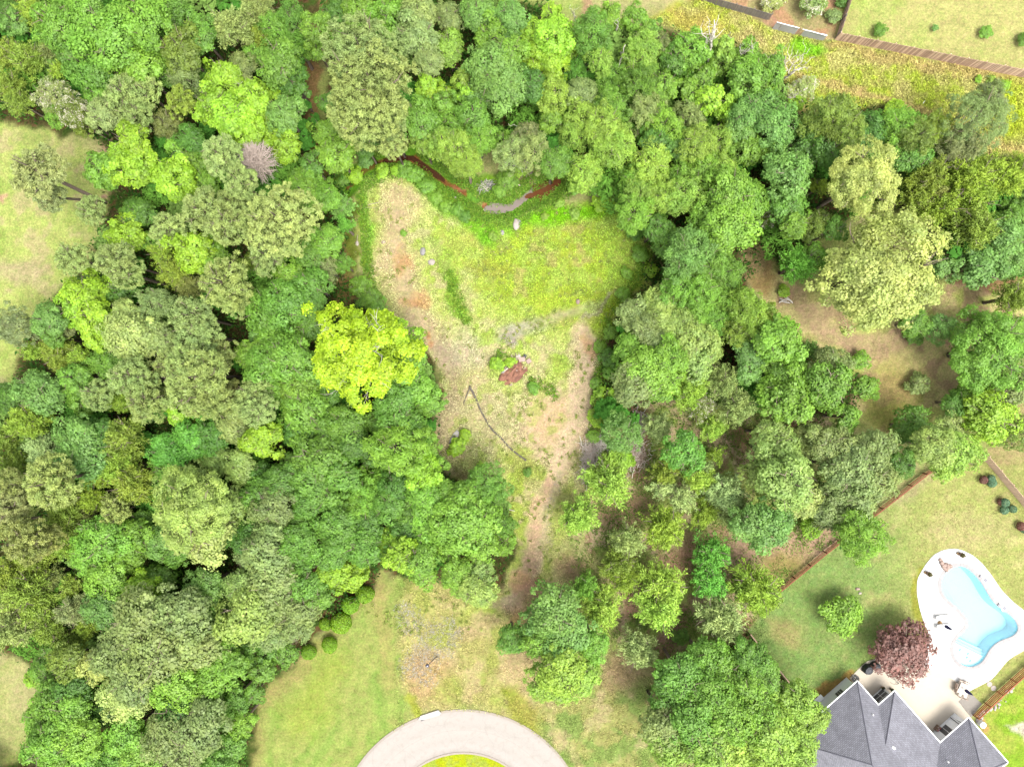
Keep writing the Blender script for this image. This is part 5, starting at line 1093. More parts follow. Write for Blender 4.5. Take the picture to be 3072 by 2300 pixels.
brush(1915, 1270, 24, 40, 200, M_pinkdead, 'narrow heap of pinkish cut branches above the wide brown heap', 4)
brush(1800, 1330, 20, 24, 90, M_dead, 'little heap of grey sticks between the two larger heaps', 5)
brush(1460, 560, 26, 12, 90, M_greyrock, 'low grey driftwood heap on the creek bank', 6, .3)
brush(1555, 500, 34, 26, 140, M_dead, 'grey bare brush among the willows above the creek', 7, 1.6)

# ------------------------------------------------------------------ creek water
def water_mat(name, tint, gl=.12, depthcol=None):
    m = bpy.data.materials.new(name); m.use_nodes = True; nt = m.node_tree
    for n in list(nt.nodes): nt.nodes.remove(n)
    out = N(nt, 'ShaderNodeOutputMaterial'); tr = N(nt, 'ShaderNodeBsdfTransparent'); tr.inputs[0].default_value = (*tint, 1)
    g = N(nt, 'ShaderNodeBsdfGlossy'); g.inputs['Roughness'].default_value = .06; fr = N(nt, 'ShaderNodeFresnel'); fr.inputs[0].default_value = 1.33
    tc = N(nt, 'ShaderNodeTexCoord'); no = N(nt, 'ShaderNodeTexNoise'); no.inputs['Scale'].default_value = 2.2; no.inputs['Detail'].default_value = 3; nt.links.new(tc.outputs['Object'], no.inputs['Vector'])
    bp = N(nt, 'ShaderNodeBump'); bp.inputs['Strength'].default_value = .25; bp.inputs['Distance'].default_value = .03; nt.links.new(no.outputs['Fac'], bp.inputs['Height'])
    nt.links.new(bp.outputs[0], g.inputs['Normal']); nt.links.new(bp.outputs[0], fr.inputs['Normal'])
    base = tr.outputs[0]
    if depthcol:
        d = N(nt, 'ShaderNodeBsdfDiffuse'); d.inputs[0].default_value = (*depthcol, 1); mx = N(nt, 'ShaderNodeMixShader'); mx.inputs[0].default_value = .72; nt.links.new(base, mx.inputs[1]); nt.links.new(d.outputs[0], mx.inputs[2]); base = mx.outputs[0]
    ms = N(nt, 'ShaderNodeMixShader'); nt.links.new(fr.outputs[0], ms.inputs[0]); nt.links.new(base, ms.inputs[1]); nt.links.new(g.outputs[0], ms.inputs[2]); nt.links.new(ms.outputs[0], out.inputs[0]); return m
def sheet(name, pts, z, m, kind='structure', wob=3):
    mb = MB(); q = []
    for i, p in enumerate(pts):
        n = pts[(i + 1) % len(pts)]
        for k in range(5): x = p[0] + (n[0] - p[0]) * k / 5; y = p[1] + (n[1] - p[1]) * k / 5; q.append(P(x + rr.uniform(-wob, wob), y + rr.uniform(-wob, wob)))
    a = sum(q[i].x * q[(i + 1) % len(q)].y - q[(i + 1) % len(q)].x * q[i].y for i in range(len(q)))
    if a < 0: q = q[::-1]
    mb.v = [(p.x, p.y, z) for p in q]; mb.f = [tuple(range(len(q)))]; return tag(mb.build(name, m), kind=kind)
sheet('silty_creek_water', [(1446, 628), (1470, 606), (1520, 610), (1556, 590), (1590, 566), (1606, 548), (1600, 580), (1560, 614), (1530, 632), (1490, 640), (1460, 638)], -.40, water_mat('silty_water', (.6, .55, .5), depthcol=seen(206, 188, 178)))
sheet('red_creek_pool', [(1570, 588), (1600, 572), (1600, 552), (1640, 536), (1682, 522), (1682, 548), (1660, 574), (1628, 590), (1622, 606), (1616, 590), (1590, 594)], -.395, water_mat('red_muddy_water', (.5, .3, .15), depthcol=seen(158, 100, 64)))
sheet('red_creek', [(1148, 472), (1200, 462), (1236, 464), (1290, 498), (1330, 530), (1335, 548), (1290, 520), (1232, 480), (1190, 477), (1150, 488)], -.45, water_mat('red_creek_water', (.5, .3, .2), depthcol=seen(120, 80, 58)), wob=2)

# ------------------------------------------------------------------ pool
def loop_world(pts, z=0): return [P(x, y, z) for x, y in pts]
def resample(pts, n):
    pts = [Vector((p[0], p[1])) for p in pts]; L = [0]
    for i in range(len(pts)): L.append(L[-1] + (pts[(i + 1) % len(pts)] - pts[i]).length)
    out = []; j = 0
    for k in range(n):
        s = L[-1] * k / n
        while L[j + 1] < s: j += 1
        t = (s - L[j]) / (L[j + 1] - L[j]); out.append(pts[j % len(pts)].lerp(pts[(j + 1) % len(pts)], t))
    return out
def offset(pts, d):
    n = len(pts); a = sum(pts[i].x * pts[(i + 1) % n].y - pts[(i + 1) % n].x * pts[i].y for i in range(n)); s = 1 if a > 0 else -1; out = []
    for i in range(n):
        t = (pts[(i + 1) % n] - pts[i - 1]).normalized(); out.append(pts[i] + Vector((t.y, -t.x)) * d * s)
    return out
def smooth2(L, it=2):
    for _ in range(it): L = [(L[i - 1] + L[i] * 2 + L[(i + 1) % len(L)]) / 4 for i in range(len(L))]
    return L
NP_ = 96
wl = smooth2(resample([(P(*p).x, P(*p).y) for p in POOL], NP_)); co_ = offset(wl, .48); dk = smooth2(resample([(P(*p).x, P(*p).y) for p in DECK], 220), 1)
def bridged(outer, inner, z, h, name, m, parent=None, kind=None):
    """flat slab with a hole"""
    bm = bmesh.new(); ov = [bm.verts.new((p.x, p.y, z)) for p in outer]; iv = [bm.verts.new((p.x, p.y, z)) for p in inner]
    es = [bm.edges.new((ov[i], ov[(i + 1) % len(ov)])) for i in range(len(ov))] + [bm.edges.new((iv[i], iv[(i + 1) % len(iv)])) for i in range(len(iv))]
    bmesh.ops.triangle_fill(bm, edges=es, use_beauty=True, use_dissolve=False)
    for f in bm.faces:
        if f.normal.z < 0: f.normal_flip()
    for L in (ov, iv):
        lo = [bm.verts.new((v.co.x, v.co.y, z - h)) for v in L]
        for i in range(len(L)): bm.faces.new((L[i], L[(i + 1) % len(L)], lo[(i + 1) % len(L)], lo[i]))
    me = bpy.data.meshes.new(name); bm.to_mesh(me); bm.free(); me.materials.append(m); o = link(bpy.data.objects.new(name, me), parent)
    if kind: tag(o, kind=kind)
    return o
bridged(dk, offset(wl, .47), .055, .25, 'pool_deck', M_deck, None, 'structure')
mb = MB(); pp = [P(*p) for p in PATIO_SPLIT]; pp = [(p.x, p.y) for p in pp]; mb.prism(pp, .02, .061); pat = mb.build('patio', M_patio); tag(pat, kind='structure')
pc = P(2940, 1850); pool = empty('swimming_pool', pc); tag(pool, 'kidney shaped swimming pool with pale turquoise water and grey coping', 'swimming pool')
lo = lambda p: (p.x - pc.x, p.y - pc.y)
mb = MB(); n = NP_
deep = [(-1.35 - .5 * ss(1700, 1800, np.array(float(1150 - p.y * KP))) * 0 - .35 * math.sin(max(0, (1150 - p.y * KP - 1700) / 300) * 3)) for p in wl]
inn_ = offset(wl, -.28)
for p in wl: mb.v.append((*lo(p), .02))
for p, d in zip(inn_, deep): mb.v.append((*lo(p), d))
for i in range(n): j = (i + 1) % n; mb.f.append((i, j, n + j, n + i))
mb.f.append(tuple(range(n, 2 * n)))
mb.build('basin', M_plaster, pool)
mb = MB(); mb.v = [(*lo(p), -.09) for p in offset(wl, -.005)]; mb.f = [tuple(range(n))]
mb.build('water', water_mat('pool_water', (.66, .93, .97)), pool)
for i in range(0, n, 2):
    if i in (10, 20): pass
    a_ = [wl[i], wl[(i + 1) % n], wl[(i + 2) % n]]; b_ = [co_[i], co_[(i + 1) % n], co_[(i + 2) % n]]; q = a_ + b_[::-1]; cc = sum(q, Vector((0, 0))) / 6
    q = [cc + (p - cc) * .985 for p in q]; MB().prism([lo(p) for p in q], -.05, .085).build('coping_stone', M_coping, pool)
# shallow shelf with steps in the lower lobe
def shelf(line_a, line_b, z0, z1, name, m=M_plaster):
    """part of the basin below the line a-b (photo pixels)"""
    A = P(*line_a); B = P(*line_b); nrm = Vector((-(B - A).y, (B - A).x)); sgn = 1 if (P(2900, 1990) - A).to_2d().dot(nrm) > 0 else -1; nrm *= sgn
    L = []; src = offset(wl, -.02)
    for i in range(len(src)):
        p, q = src[i], src[(i + 1) % len(src)]; dp, dq = (p - A.to_2d()).dot(nrm), (q - A.to_2d()).dot(nrm)
        if dp >= 0: L.append(p)
        if dp * dq < 0: L.append(p.lerp(q, dp / (dp - dq)))
    MB().prism([lo(p) for p in L], z0, z1).build(name, m, pool)
shelf((2866, 1910), (2966, 1958), -1.5, -.80, 'step'); shelf((2862, 1917), (2962, 1965), -1.5, -.56, 'step'); shelf((2860, 1924), (2958, 1972), -1.5, -.32, 'tanning_shelf', plain('pale_shelf_plaster', (.46, .54, .56), .7, .03, 2, .02))
for (x, y) in ((2905, 1974), (2915, 1984), (2884, 1951), (2908, 1963)):
    p = P(x, y) - pc; MB().box((0, 0, 0), (.28, .12, .06), .6).build('shelf_jet', M_bluelid, pool, False, (p.x, p.y, -.28))
# rock slide at the head of the pool
root = empty('pool_rock_waterfall', P(2832, 1694)); tag(root, 'wedge of pinkish stones forming a rock feature at the head of the pool', 'rock feature')
for i, (x, y, r) in enumerate(((2819, 1678, .22), (2823, 1686, .30), (2828, 1694, .34), (2834, 1692, .32), (2833, 1703, .32), (2840, 1699, .38), (2846, 1701, .32), (2839, 1708, .30), (2827, 1700, .24), (2850, 1696, .24))):
    p = P(x, y) - root.location; MB().rock((0, 0, 0), r, i + 20, .7, 2).build('stone', M_pinkrock, root, True, (p.x, p.y, .12 + .05 * (i % 3)))
def simple(name, label, cat, px, py, z=.06, rz=0, group=None):
    r = empty(name, P(px, py), rz); r.location.z = z; tag(r, label, cat, group); return r
for (x, y, u, v, l) in ((2955, 1739, 2939, 1727, 'upper'), (3012, 1823, 2994, 1812, 'lower')):
    r = simple('pool_skimmer', f'dark round skimmer lid with white pad, {l} one on the right side of the pool', 'skimmer', x, y, .056, 0, 'skimmers on the pool edge')
    MB().lathe((0, 0, 0), [(.46, 0), (.46, .036), (.40, .04)], 24).build('pad', M_deck, r)
    MB().lathe((0, 0, .041), [(.24, 0), (.24, .025), (.2, .03)], 24).build('lid', M_bluelid, r)
    p = P(u, v) - P(x, y); MB().box((0, 0, 0), (.36, .2, .12), .9).build('spout', M_bluelid, r, False, (p.x, p.y, .08))
for (x, y, l) in ((2878, 1661, 'top'), (2780, 1718, 'upper left')):
    r = simple('planter', f'brown pot with a leafy plant at the {l} of the pool deck', 'planter', x, y, .055, 0, 'planters on the pool deck')
    MB().lathe((0, 0, 0), [(.2, 0), (.28, .4), (.32, .45), (.26, .46)], 16).build('pot', M_pot, r, True)
    k = bpy.data.objects.new('plant', CROWN['S', 0, 0][0]); link(k, r); k.location = (.05, -.02, .62); k.scale = (.30, .30, .3); k.color = (*seen(150, 140, 60), 1)
    MB().lathe((-.3, .12, 0), [(.14, 0), (.17, .22), (.12, .23)], 12).build('small_pot', M_tan, r, True)
def umbrella(px, py, label):
    r = simple('patio_umbrella', label, 'umbrella', px, py, .06)
    MB().tube([(0, 0, 0), (0, 0, 1.2), (0, 0, 2.5)], .025, 8).build('pole', M_tan, r, True)
    MB().lathe((0, 0, 0), [(.28, 0), (.28, .07), (.06, .1), (.05, .3)], 18).build('base', M_tan, r, True)
    k = MB(); b0 = 0; prof = [(.03, 1.15), (.17, 1.2), (.19, 1.5), (.14, 2.0), (.07, 2.4), (.02, 2.55)]; nn = 16
    for rr_, z in prof:
        for q in range(nn): w = 2 * math.pi * q / nn; s = 1 + (.25 if q % 2 else -.12); k.v.append((rr_ * s * math.cos(w), rr_ * s * math.sin(w), z))
    for i in range(len(prof) - 1):
        for q in range(nn): q2 = (q + 1) % nn; k.f.append((i * nn + q, i * nn + q2, (i + 1) * nn + q2, (i + 1) * nn + q))
    k.build('folded_canopy', M_navy, r, True); MB().lathe((0, 0, 1.5), [(.19, 0), (.2, .03), (.19, .06)], 16).build('tie', M_black, r)
umbrella(2818, 1867, 'closed navy umbrella between the two loungers left of the pool'); umbrella(2878, 2057, 'closed navy umbrella standing through the patio dining table')
for (x, y, l) in ((2828, 1849, 'upper'), (2830, 1876, 'lower')):
    r = simple('sun_lounger', f'white sun lounger, {l} one left of the pool beside the closed umbrella', 'sun lounger', x, y, .06, .05, 'white loungers by the pool')
    MB().box((0, 0, .28), (1.5, .62, .06)).build('seat', M_white, r); k = MB().box((0, 0, 0), (.62, .62, .05)).build('backrest', M_white, r, False, (-.95, 0, .42)); k.rotation_euler = (0, .55, 0)
    for sx in (-.6, .65):
        for sy in (-.25, .25): MB().box((sx, sy, .12), (.05, .05, .26)).build('leg', M_sheet, r)
r = simple('dining_table', 'square cream patio table beside the lower closed umbrella', 'table', 2880, 2058, .06, -.4)
MB().box((0, 0, .72), (1.35, 1.35, .05)).build('tabletop', M_cush, r)
for sx in (-.55, .55):
    for sy in (-.55, .55): MB().box((sx, sy, .35), (.06, .06, .69)).build('leg', M_brown, r)
CH = None
for i, (x, y, a) in enumerate(((2876, 2040, 1.2), (2892, 2045, 1.2), (2864, 2050, 2.8), (2862, 2064, 2.8), (2873, 2078, 4.3), (2888, 2083, 4.3))):
    w = ['upper left', 'upper right', 'left upper', 'left lower', 'lower left', 'lower right'][i]
    if CH is None:
        CH = simple('patio_chair', 'x', 'chair', x, y, .06, a); MB().box((0, 0, .43), (.5, .5, .08)).build('seat', M_cush, CH); MB().box((.27, 0, .7), (.05, .5, .5)).build('backrest', M_brown, CH)
        for sy in (-.27, .27): MB().box((0, sy, .6), (.5, .04, .04)).build('armrest', M_brown, CH)
        for sx in (-.22, .22):
            for sy in (-.22, .22): MB().box((sx, sy, .2), (.04, .04, .4)).build('leg', M_brown, CH)
        c_ = CH
    else:
        c_ = CH.copy(); link(c_); c_.location = P(x, y); c_.location.z = .06; c_.rotation_euler = (0, 0, a)
        for ch in list(CH.children): d_ = ch.copy(); link(d_); d_.parent = c_
    tag(c_, f'cream cushioned patio chair, {w} one around the square table', 'chair', 'chairs around the patio table')
def cover(px, py, rx, ry, rz, h, label):
    r = simple('covered_grill', label, 'grill', px, py, .06, rz)
    pts = [(rx * math.cos(a) * (1 if i % 2 else .93), ry * math.sin(a)) for i, a in enumerate([k * math.pi / 4 + .39 for k in range(8)])]
    mb = MB(); n = 8
    for s, z in ((1.0, 0), (1.02, .05), (.96, h * .8), (.82, h), (.3, h + .07)): mb.v += [(x * s, y * s, z) for x, y in pts]
    for i in range(4):
        for k in range(n): k2 = (k + 1) % n; mb.f.append((i * n + k, i * n + k2, (i + 1) * n + k2, (i + 1) * n + k))
    mb.f.append(tuple(4 * n + k for k in range(n))); mb.build('cover', M_black, r)
    MB().box((0, -ry * 1.0, h * .6), (rx * .8, .05, .05)).build('handle_bulge', M_black, r); return r
cover(2597, 2002, .72, .55, .7, .95, 'black covered grill, left one of the pair at the patio corner'); cover(2621, 1992, .62, .5, .15, .9, 'black covered grill, right one of the pair at the patio corner')
r = simple('blue_towel', 'small bright blue cloth between the two covered grills', 'cloth', 2611, 1997, .5); MB().box((0, 0, 0), (.3, .16, .5)).build('cloth', plain('blue_cloth', (.02, .08, .5), .8, .1, 5, .1), r)
r = simple('hose_reel', 'dark coiled garden hose reel at the corner of the house', 'hose reel', 2564, 2033, .06)
for i in range(4): MB().tube([(math.cos(a) * (.22 + i * .07), math.sin(a) * (.22 + i * .07), .1 + .06 * i) for a in [k * math.pi / 10 for k in range(21)]], .04, 6).build('hose_coil', M_darkmetal, r, True)
MB().box((0, 0, .2), (.12, .12, .4)).build('post', M_darkmetal, r); MB().box((-.2, .25, .3), (1.0, .06, .06), .75 - 1.6).build('arm', M_darkmetal, r)
r = simple('hammock_frame', 'thin dark wire frame of a hammock chair on the cream patio', 'chair frame', 2682, 2036, .07)
for pts in ([(-.9, .55, .02), (-.5, .3, .5), (-.1, .3, .9), (.3, .1, 1.2)], [(-.5, -.4, .02), (-.1, -.6, .02), (.5, -.6, .02), (.6, -.2, .05), (.35, .25, .3)], [(-.3, .7, .02), (-.2, .1, .6), (.2, -.25, .4), (.5, -.6, .02)], [(-.1, -.3, .45), (.1, 0, .5), (.25, -.3, .45)]):
    MB().tube(smooth([Vector(p) for p in pts]), .022, 6).build('wire', M_darkmetal, r, True)
for (x, y, l) in ((2645, 2059, 'left'), (2671, 2064, 'right')):
    r = simple('potted_shrub', f'small potted shrub, {l} one beside the big house window', 'planter', x, y, .06, 0, 'pots by the house window')
    MB().lathe((0, 0, 0), [(.13, 0), (.18, .3), (.14, .31)], 12).build('pot', M_tan, r, True); k = bpy.data.objects.new('plant', CROWN['S', 0, 1][0]); link(k, r); k.location = (0, 0, .45); k.scale = (.22, .22, .22); k.color = (*seen(110, 120, 70), 1)
r = simple('flower_planter', 'dark planter box with red flowers by the lower house wing', 'planter', 2808, 2180, .06, .9)
MB().box((0, 0, .2), (.8, .45, .4)).build('box', M_pot, r)
for i in range(9): MB().rock((rr.uniform(-.35, .35), rr.uniform(-.18, .18), .48), .11, i, .9, 1).build('flower', M_red if i % 2 else M_brown, r)
# gravel square, stepping stones, border rocks
g = [P(2874, 2103), P(2905, 2072), P(2945, 2110), P(2913, 2150)]
tag(MB().prism([(p.x, p.y) for p in g], -.03, .075).build('gravel_bed', M_gravel), kind='structure')
r = None
for i, (x, y, l) in enumerate(((2968, 2051, 'upper'), (2980, 2063, 'lower'))):
    k = MB().lathe((0, 0, 0), [(.34, 0), (.36, .04), (.33, .06)], 12).build('stepping_stone', M_rock, None, False, P(x, y) + Vector((0, 0, .005))); tag(k, f'round white stepping stone, {l} one in the grass strip by the rail fence', 'stepping stone', 'stepping stones by the fence')
rr = random.Random(9); bd = [(3020, 2072), (3028, 2068), (3036, 2063), (2938, 2146), (2950, 2137), (2960, 2132), (2972, 2128), (2984, 2120), (2994, 2110), (3002, 2103), (2946, 2152), (2930, 2160), (2942, 2166), (2938, 2158)]
r = empty('border_stones', P(2960, 2135)); tag(r, 'row of white landscaping stones along the outer foot of the rail fence', 'stones')
for i in range(46):
    x, y = bd[i % len(bd)]; p = P(x + rr.gauss(0, 4), y + rr.gauss(0, 4)) - r.location; MB().rock((0, 0, 0), rr.uniform(.10, .26), i, .6, 1).build('stone', M_rock, r, False, (p.x, p.y, .08))
r = simple('air_conditioner', 'white round air unit tucked at the outer corner of the lower wing', 'air conditioner', 2938, 2166, 0)
MB().lathe((0, 0, 0), [(.42, 0), (.42, .75), (.36, .8)], 18).build('housing', M_white, r); MB().lathe((0, 0, .81), [(.28, 0), (.28, .03)], 16).build('fan_grille', M_sheet, r)

# ------------------------------------------------------------------ fences
def plank_fence(a, b_, h, w, mats, label, name='plank_fence', cat='fence', lean=0.0, group=None, extra_post=2.4, plank_t=.025):
    A, B = P(*a), P(*b_); L = (B - A).length; ang = math.atan2(B.y - A.y, B.x - A.x); root = empty(name, A, ang); tag(root, label, cat, group)
    n = int(L / (w + .012)); meshes = [MB().box((0, 0, h / 2), (w, plank_t, h)).mesh('plank', m_) for m_ in mats]; rr = random.Random(int(a[0]))
    for i in range(n):
        o = bpy.data.objects.new('plank', rr.choice(meshes)); link(o, root); o.location = ((i + .5) * (w + .012), -.045, rr.uniform(-.05, .02)); o.rotation_euler = (rr.gauss(0, .01), rr.gauss(0, .008), 0)
    pm = MB().box((0, 0, (h + .05) / 2), (.09, .09, h + .05)).mesh('post', mats[0])
    for i in range(int(L / extra_post) + 1): o = bpy.data.objects.new('post', pm); link(o, root); o.location = (i * extra_post + .05, .06, 0)
    for z in (.3, h * .55, h - .2): MB().box((L / 2, 0.0, z), (L, .04, .09)).build('rail', mats[-1], root)
    return root
plank_fence((2504, 119), (3090, 236), 1.8, .14, [M_plank, M_plankd, M_plankd], 'long weathered brown plank fence between the rough field and the far lawn')
plank_fence((2941, 1364), (3120, 1577), 1.8, .14, [M_plank, M_plank, M_plank], 'pale tan plank fence at the right of the pool garden')
plank_fence((2036, -22), (2146, 16), 1.5, .12, [M_grey, M_grey], 'grey weathered picket fence piece nearest the top edge')
plank_fence((2146, 16), (2304, 60), 1.5, .12, [M_grey, M_grey], 'grey weathered picket fence piece ending at the white panels')
plank_fence((2506, 116), (2552, -30), 1.6, .14, [M_grey, M_plankd], 'greyish side fence running up to the top edge beside the bushes')
A, B = P(2316, 87), P(2466, 127); root = empty('white_panel_fence', A, math.atan2(B.y - A.y, B.x - A.x)); tag(root, 'old weathered white panel fence section with a dark gap in the middle', 'fence'); L = (B - A).length
for i in range(9):
    if i == 4: MB().box((L * (i + .5) / 9 - .2, 0, .85), (.1, .1, 1.75)).build('post', M_plankd, root); continue
    k = MB().box((0, 0, .78), (L / 9 * (.97), .05, 1.56 + .1 * math.sin(i * 2.3))).build('panel', M_vinyl, root, False, (L * (i + .5) / 9, 0.01 * i, 0)); k.rotation_euler = (rr.gauss(0, .04), 0, 0)
MB().box((L * .22, 0, 1.66), (L * .44, .09, .06)).build('cap_rail', M_white, root); MB().box((L * .75, 0, 1.62), (L * .48, .09, .05)).build('cap_rail', M_white, root)
def rail_fence(pts, h, m, label, nr=4, dbl=False):
    A0 = P(*pts[0]); root = empty('rail_fence', A0); tag(root, label, 'fence'); rr = random.Random(int(pts[0][0]))
    for s in range(len(pts) - 1):
        A, B = P(*pts[s]), P(*pts[s + 1]); L = (B - A).length; ang = math.atan2(B.y - A.y, B.x - A.x); n = max(1, round(L / 2.4)); d = (B - A) / n
        for i in range(n + 1):
            p = A + d * i - A0; MB().box((0, 0, h / 2), (.12, .12, h + .06), ang).build('post', m, root, False, (p.x, p.y, 0))
            if i < n:
                q = p + d / 2
                for k in range(nr): MB().box((0, 0, 0), (d.length * .985, .04, .13), ang).build('rail', m, root, False, (q.x, q.y, .18 + (h - .25) * k / (nr - 1) + rr.uniform(-.02, .02)))
                MB().box((0, 0, 0), (d.length * .99, .14, .035), ang).build('top_board', m, root, False, (q.x, q.y, h + .05))
rail_fence([(2290, 1800), (2331, 1767), (2470, 1653), (2680, 1489), (2768, 1419), (2860, 1370)], 1.1, M_brownwood, 'brown wooden rail fence between the grove and the pool garden')
rail_fence([(2243, 1893), (2300, 1965), (2359, 2037), (2430, 2120)], 1.2, M_plankd, 'weathered brown rail fence seen edge on under the lower oaks')
rail_fence([(2917, 2142), (2990, 2072), (3072, 1998), (3140, 1935)], 1.25, M_cedarwood, 'reddish brown rail fence beside the gravel square and pool deck', 5)
# ------------------------------------------------------------------ house
def shingle_mat():
    m, nt, bs = new_mat('grey_shingles'); uv = N(nt, 'ShaderNodeUVMap'); br = N(nt, 'ShaderNodeTexBrick'); nt.links.new(uv.outputs[0], br.inputs['Vector'])
    br.inputs['Scale'].default_value = 1; br.inputs['Brick Width'].default_value = .34; br.inputs['Row Height'].default_value = .17; br.inputs['Mortar Size'].default_value = .022
    br.inputs['Color1'].default_value = (*seen(174, 174, 183), 1); br.inputs['Color2'].default_value = (*seen(196, 195, 207), 1); br.inputs['Mortar'].default_value = (*seen(138, 138, 148), 1); br.inputs['Bias'].default_value = 0
    tc = N(nt, 'ShaderNodeTexCoord'); no = N(nt, 'ShaderNodeTexNoise'); no.inputs['Scale'].default_value = .9; no.inputs['Detail'].default_value = 8; nt.links.new(tc.outputs['Object'], no.inputs['Vector'])
    mr = N(nt, 'ShaderNodeMapRange'); mr.inputs[1].default_value = .3; mr.inputs[2].default_value = .7; mr.inputs[3].default_value = .86; mr.inputs[4].default_value = 1.12; nt.links.new(no.outputs['Fac'], mr.inputs[0])
    sc = N(nt, 'ShaderNodeVectorMath', operation='SCALE'); nt.links.new(br.outputs['Color'], sc.inputs[0]); nt.links.new(mr.outputs[0], sc.inputs['Scale']); nt.links.new(sc.outputs[0], bs.inputs['Base Color'])
    bp = N(nt, 'ShaderNodeBump'); bp.inputs['Strength'].default_value = .5; bp.inputs['Distance'].default_value = .02; nt.links.new(br.outputs['Fac'], bp.inputs['Height']); bp.invert = True; nt.links.new(bp.outputs[0], bs.inputs['Normal'])
    bs.inputs['Roughness'].default_value = .9; bs.inputs['Specular IOR Level'].default_value = .2; return m
M_shingle = shingle_mat()
EZ = 2.8; HA = P(2572, 2043, EZ); U = Vector((.66, -.751, 0)).normalized(); Vv = Vector((-.751, -.66, 0)).normalized()
hr = empty('house', (HA.x, HA.y, 0), math.atan2(U.y, U.x)); tag(hr, 'large single storey house with grey shingled hip roofs and white walls beside the patio', 'house')
# in the house's own axes x runs along U; V is on its -y side
def hv(u, v, h): return (u, -v, EZ + h)
Wd = 11.5; rd = Wd / 2; RH = rd * .8
q27 = 2.7; h27 = q27 * .8
pl = {'A': (0, 0, 0), 'W': (0, Wd, 0), 'P1': (rd, rd, RH), 'B': (4.08, 0, 0), 'C': (4.08, -2.75, 0), 'Q': (4.08 + q27, q27, h27), 'E': (12.9, -2.75, 0), 'V1': (12.9 + q27, q27, h27), 'V2': (16.65, 3.75, 3.0), 'V3': (17.7, q27, h27),
      'T': (21.3, q27, h27), 'P2': (24 - rd, rd, RH), 'F': (12.9, -7.6, 0), 'R3': (16.65, -3.85, 3.0), 'G': (20.4, -7.6, 0), 'X1': (20.4, -2.75, 0), 'X2': (24, -2.75, 0), 'X3': (24, Wd, 0)}
planes = [('AWP1', ['A', 'W', 'P1']), ('ne', ['A', 'B', 'Q', 'V1', 'V2', 'V3', 'T', 'P2', 'P1']), ('nws', ['B', 'C', 'Q']), ('ne2', ['C', 'E', 'V1', 'Q']), ('ne3', ['X1', 'X2', 'T', 'V3']), ('w3', ['E', 'F', 'R3', 'V2', 'V1']),
          ('w3n', ['F', 'G', 'R3']), ('w3s', ['G', 'X1', 'V3', 'V2', 'R3']), ('se', ['X2', 'X3', 'P2', 'T']), ('sw', ['W', 'X3', 'P2', 'P1'])]
for nm, ks in planes:
    vs = [Vector(hv(*pl[k])) for k in ks]; nrm = Vector()
    for i in range(len(vs)): a_, b_ = vs[i], vs[(i + 1) % len(vs)]; nrm += a_.cross(b_)
    nrm.normalize()
    if nrm.z < 0: vs = vs[::-1]; nrm = -nrm
    ex = Vector((0, 0, 1)).cross(nrm).normalized(); ey = nrm.cross(ex)
    me = bpy.data.meshes.new('roof_plane'); n = len(vs); me.from_pydata([tuple(v) for v in vs] + [tuple(v - nrm * .12) for v in vs], [], [tuple(range(n)), tuple(range(2 * n - 1, n - 1, -1))] + [(i, n + i, n + (i + 1) % n, (i + 1) % n) for i in range(n)])
    uvl = me.uv_layers.new(name='UVMap')
    for lp in me.loops: c_ = Vector(me.vertices[lp.vertex_index].co); uvl.data[lp.index].uv = (c_.dot(ex), c_.dot(ey))
    me.materials.append(M_shingle); me.update(); link(bpy.data.objects.new('roof_plane', me), hr)
def capline(a, b_, m=M_shingle, w=.16, name='ridge_cap'):
    A, B = Vector(hv(*pl[a])), Vector(hv(*pl[b_])); MB().tube([A + Vector((0, 0, .0)), B + Vector((0, 0, .0))], .07, 6).build(name, plain_cap, hr)
plain_cap = plain('ridge_cap_shingle', seen(150, 149, 162), .9, .15, 8, .3)
for a_, b_ in (('A', 'P1'), ('W', 'P1'), ('P1', 'P2'), ('C', 'Q'), ('F', 'R3'), ('G', 'R3'), ('R3', 'V2'), ('X2', 'T')): capline(a_, b_)
# gutters along the eaves
for a_, b_ in (('A', 'W'), ('A', 'B'), ('B', 'C'), ('C', 'E'), ('E', 'F'), ('F', 'G'), ('G', 'X1'), ('X1', 'X2'), ('X2', 'X3'), ('X3', 'W')):
    A, B = Vector(hv(*pl[a_])), Vector(hv(*pl[b_])); mid = (A + B) / 2; ang = math.atan2(B.y - A.y, B.x - A.x); ctr = Vector(hv(12, 4, 0)); nr = Vector((-(B - A).y, (B - A).x, 0)).normalized()
    if (mid - ctr).dot(nr) < 0: nr = -nr
    if (a_, b_) in (('A', 'W'), ('B', 'C'), ('E', 'F')): nr = Vector((-1, 0, 0))
    if (a_, b_) == ('G', 'X1'): nr = Vector((1, 0, 0))
    if (a_, b_) in (('A', 'B'), ('C', 'E'), ('F', 'G'), ('X1', 'X2')): nr = Vector((0, 1, 0))
    MB().box(tuple(mid + nr * .07 - Vector((0, 0, .04))), ((B - A).length + .1, .12, .11), ang).build('gutter', M_white, hr)
